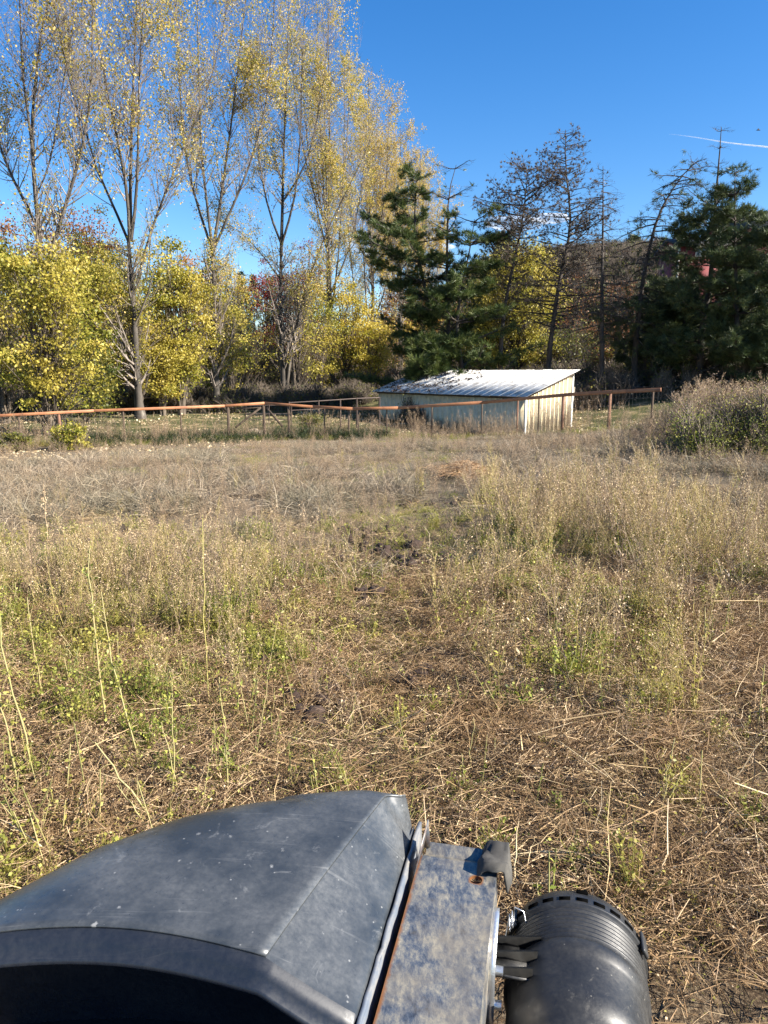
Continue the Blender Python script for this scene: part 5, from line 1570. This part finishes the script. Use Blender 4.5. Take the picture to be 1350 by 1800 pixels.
# black fins that carry the canister, and the zinc bracket on the plate
fins = link('mounting_bracket', make_mesh('mounting_bracket', [
    box_part(TL(1.165, -.030, 1.372), (.075, .065, .005), [tf_, tr_, [0, 0, 1]]),
    (TL([1.130, 1.134, 1.134, 1.130, 1.130, 1.134, 1.134, 1.130], [-.062, -.062, .005, .005, -.062, -.062, .005, .005], [1.374, 1.374, 1.374, 1.374, 1.384, 1.384, 1.396, 1.396]), np.array([[0, 1, 2, 3], [4, 5, 6, 7], [0, 1, 5, 4], [3, 2, 6, 7], [0, 3, 7, 4], [1, 2, 6, 5]]), .5),
    (TL([1.165, 1.169, 1.169, 1.165, 1.165, 1.169, 1.169, 1.165], [-.062, -.062, .012, .012, -.062, -.062, .012, .012], [1.374, 1.374, 1.374, 1.374, 1.386, 1.386, 1.401, 1.401]), np.array([[0, 1, 2, 3], [4, 5, 6, 7], [0, 1, 5, 4], [3, 2, 6, 7], [0, 3, 7, 4], [1, 2, 6, 5]]), .5),
    (TL([1.198, 1.202, 1.202, 1.198, 1.198, 1.202, 1.202, 1.198], [-.062, -.062, .018, .018, -.062, -.062, .018, .018], [1.374, 1.374, 1.374, 1.374, 1.388, 1.388, 1.404, 1.404]), np.array([[0, 1, 2, 3], [4, 5, 6, 7], [0, 1, 5, 4], [3, 2, 6, 7], [0, 3, 7, 4], [1, 2, 6, 5]]), .5)], M['blackplastic']), mach)
bp = np.array([TL(1.215, -.068, 1.415), TL(1.213, -.066, 1.437), TL(1.203, -.0645, 1.445), TL(1.16, -.064, 1.441), TL(1.12, -.064, 1.43), TL(1.10, -.064, 1.40), TL(1.10, -.064, 1.30)])
br_ = link('steel_bracket', make_mesh('steel_bracket', [ribbons(resample(bp, 16)[None], .014, side=tr_[None])], M['zinc'], True), mach)
solid(br_, .004)
for f0, z0 in ((1.125, 1.385), (1.105, 1.335)):
    link('bolt', make_mesh('bolt', [tubes(np.array([[TL(f0, -.062, z0), TL(f0, -.045, z0)]]), .008, 6), (TL(f0 + .0078 * np.cos(np.arange(6) * math.pi / 3), np.full(6, -.045), z0 + .0078 * np.sin(np.arange(6) * math.pi / 3)), np.arange(6)[None], .5)], M['zinc']), mach)
# wire spring clip at the canister's left side
cw = []
for k in range(30):
    a_ = k / 29 * 2.2 * 2 * math.pi
    cw.append(TL(1.255 + .016 * math.cos(a_) + .012 * k / 29, -.043 + .010 * k / 29, 1.372 + .016 * math.sin(a_) + .010 * k / 29))
cw = [TL(1.225, -.052, 1.33)] + cw + [TL(1.27, -.016, 1.392), TL(1.262, -.008, 1.36)]
link('wire_clip', make_mesh('wire_clip', [tubes(np.array([cw]), .0014, 6)], M['zinc'], True), mach)
# front axle and wheels under the hood
link('front_axle', make_mesh('front_axle', [tubes(np.array([[TL(1.05, -.80, .36), TL(1.05, -.10, .36)]]), .045, 8)], M['engine'], True), mach)
for r0_ in (-.76, -.20):
    w = link('wheel', make_mesh('wheel', [lathe([(0, 0), (0, .12), (.02, .15), (.0, .19), (.16, .19), (.14, .15), (.16, .12), (.16, 0)], 0, 0, 24)], M['engine'], True), mach)
    w.data.transform(Matrix.Translation(Vector(TL(1.05, r0_, .36))) @ Matrix.Rotation(-math.pi / 2, 4, 'Z') @ Matrix.Translation(-Vector(TL(.08, 0, 0))))
    ty = link('tyre', make_mesh('tyre', [lathe([(.0, .19), (-.015, .24), (-.01, .31), (.02, .345), (.14, .345), (.17, .31), (.175, .24), (.16, .19)], 0, 0, 28)], M['tyre'], True), w)
    ty.data.transform(Matrix.Translation(Vector(TL(1.05, r0_, .36))) @ Matrix.Rotation(-math.pi / 2, 4, 'Z') @ Matrix.Translation(-Vector(TL(.08, 0, 0))))

# ------------------------------------------------------------------ single weed stalks one can tell apart
GS = 'cut weed stalks standing and lying in the near field'
for (pts, r_, lf, col, lb) in [
    ([(40, 1403), (20, 1310), (0, 1217)], .009, 14, 'stalk', 'thick pale green stalk at the left edge, lower of two leaning left'),
    ([(62, 1363), (35, 1250), (5, 1150), (-10, 1050)], .009, 18, 'stalk', 'long pale green stalk leaning out of the left edge'),
    ([(84, 1240), (60, 1160), (55, 1100), (48, 1050)], .006, 18, 'stalk', 'slim green stalk near the left edge above the two thick ones'),
    ([(191, 1288), (175, 1190), (165, 1080), (158, 960)], .008, 26, 'stalk', 'tall straight yellow green stalk at the left, second from the edge'),
    ([(251, 1345), (215, 1240), (190, 1130), (178, 1040)], .007, 26, 'stalk', 'curved leafy stalk right of the tall straight one'),
    ([(302, 1417), (302, 1310), (302, 1199)], .006, 12, 'stalk', 'upright cut stalk above the middle of the hood, left of the pale stone'),
    ([(318, 1412), (300, 1330), (284, 1270)], .0055, 8, 'stalk', 'short stalk leaning against the upright cut stalk'),
    ([(404, 1405), (396, 1290), (385, 1190)], .007, 16, 'stalk', 'straight cut stalk with a clean top right of the pale stone'),
    ([(449, 1341), (462, 1240), (478, 1150), (490, 1080)], .005, 10, 'stalk', 'thin stalk bowing right beyond the hood crown'),
    ([(369, 1252), (360, 1120), (358, 1000), (356, 905)], .0055, 8, 'weed', 'very tall reddish dry stem standing alone left of the track'),
    ([(289, 1461), (230, 1390), (167, 1305)], .0085, 6, 'stalk', 'thick pale stalk leaning left just above the hood edge'),
    ([(272, 1468), (240, 1425), (205, 1380)], .006, 6, 'stalk', 'thinner stalk leaning beside the thick one at the hood edge'),
    ([(222, 1500), (180, 1450), (144, 1425), (152, 1390), (164, 1360)], .0075, 2, 'straw', 'kinked dry branch rising from behind the hood edge'),
    ([(118, 1515), (50, 1470), (0, 1440)], .006, 2, 'straw', 'pale dry stick lying at the lower left edge'),
    ([(903, 1577), (907, 1510), (912, 1443)], .006, 4, 'straw', 'upright tan stalk beside the metal plate and air cleaner'),
    ([(925, 1560), (930, 1500), (975, 1462)], .0045, 3, 'straw', 'bent tan stem forking right above the air cleaner'),
    ([(892, 1381), (935, 1340), (988, 1288)], .008, 6, 'straw', 'broken thick pale stalk leaning right in the right half'),
    ([(823, 1372), (828, 1320), (832, 1261)], .0055, 5, 'stalk', 'short upright stalk above the metal plate'),
    ([(868, 1359), (869, 1330), (870, 1297)], .005, 3, 'stalk', 'shorter upright stalk right of the short one above the plate'),
    ([(974, 1252), (976, 1180), (979, 1090)], .0055, 14, 'stalk', 'tall upright stalk in the green clump right of centre'),
    ([(1157, 1448), (1172, 1370), (1186, 1297)], .0055, 8, 'stalk', 'green upright stalk leaning right above the air cleaner'),
    ([(903, 1252), (904, 1130), (906, 1010)], .0045, 14, 'weed', 'tall thin stem at the left rim of the right hand weed patch'),
    ([(1141, 1559), (1240, 1515), (1341, 1461), (1400, 1440)], .007, 2, 'twig', 'long dark branch lying across the straw at the lower right'),
    ([(968, 1185), (1000, 1181), (1039, 1188)], .010, 0, 'heap', 'short bare pale stick lying flat right of the track'),
    ([(1088, 1310), (1180, 1308), (1280, 1312)], .006, 0, 'straw', 'long straight pale stem lying level in the right half'),
    ([(1060, 1440), (1180, 1432), (1300, 1440)], .0055, 0, 'straw', 'long pale stem lying level just above the dark branch'),
    ([(1040, 1580), (1170, 1560), (1330, 1580)], .008, 0, 'straw', 'thick pale stem lying behind the air cleaner towards the right edge'),
    ([(1255, 1270), (1300, 1350), (1365, 1440)], .006, 0, 'straw', 'long stem fallen diagonally to the right edge'),
    ([(1240, 1010), (1212, 1100), (1205, 1180)], .004, 8, 'weed', 'thin dry stem leaning over at the right hand side of the weeds'),
    ([(85, 1000), (82, 930), (76, 850)], .006, 30, 'seed', 'tall brown seed spike standing alone at the far left')]:
    b = PG(*pts[0]); D0 = b[1]
    flat = (col in ('heap', 'twig') or lf == 0)
    if flat:
        w3 = [PG(*q) + [0, 0, .05] for q in pts]
        b = w3[0]
    else:
        w3 = [b + [0, 0, -.03]] + [P(x_, y_, D0 + (.06 * i_)) for i_, (x_, y_) in enumerate(pts[1:])]
    w3 = np.array(w3)
    root = thing('weed_stalk', lb, 'weed stalk', tuple(b), GS)
    cen = resample(w3 - b, 9)
    cen[1:-1] += R.normal(size=(7, 3)) * .006
    link('stem', make_mesh('stem', [tubes(cen[None], np.linspace(1, .5, 9)[None] * r_ * .8, 7, vals=np.array([R.uniform(.4, .9)]))], M[col]), root)
    if lf:
        nb = max(3, lf // 2)
        br, brr = spawn(cen[None], np.full((1, 9), r_ * .6), nb, .25, .98, .16, rad(45), .12, 4, .5, .2, .2, rmin=.0012)
        pb = [tubes(br, brr, 3) + (0,)]
        pos = np.concatenate([along(br, lf * 5, .3, 1, .01), along(cen[None], lf * 2, .1, 1, .006)])
        if lf > 7: pb.append(leafquads(pos, R.uniform(.012, .036, len(pos)), aspect=.5, vals=R.uniform(.4, 1, len(pos))) + (1,))
        link('side_shoots', make_mesh('side_shoots', pb, [M[col], M['green'] if col == 'stalk' else M['seed']]), root)['kind'] = 'stuff'
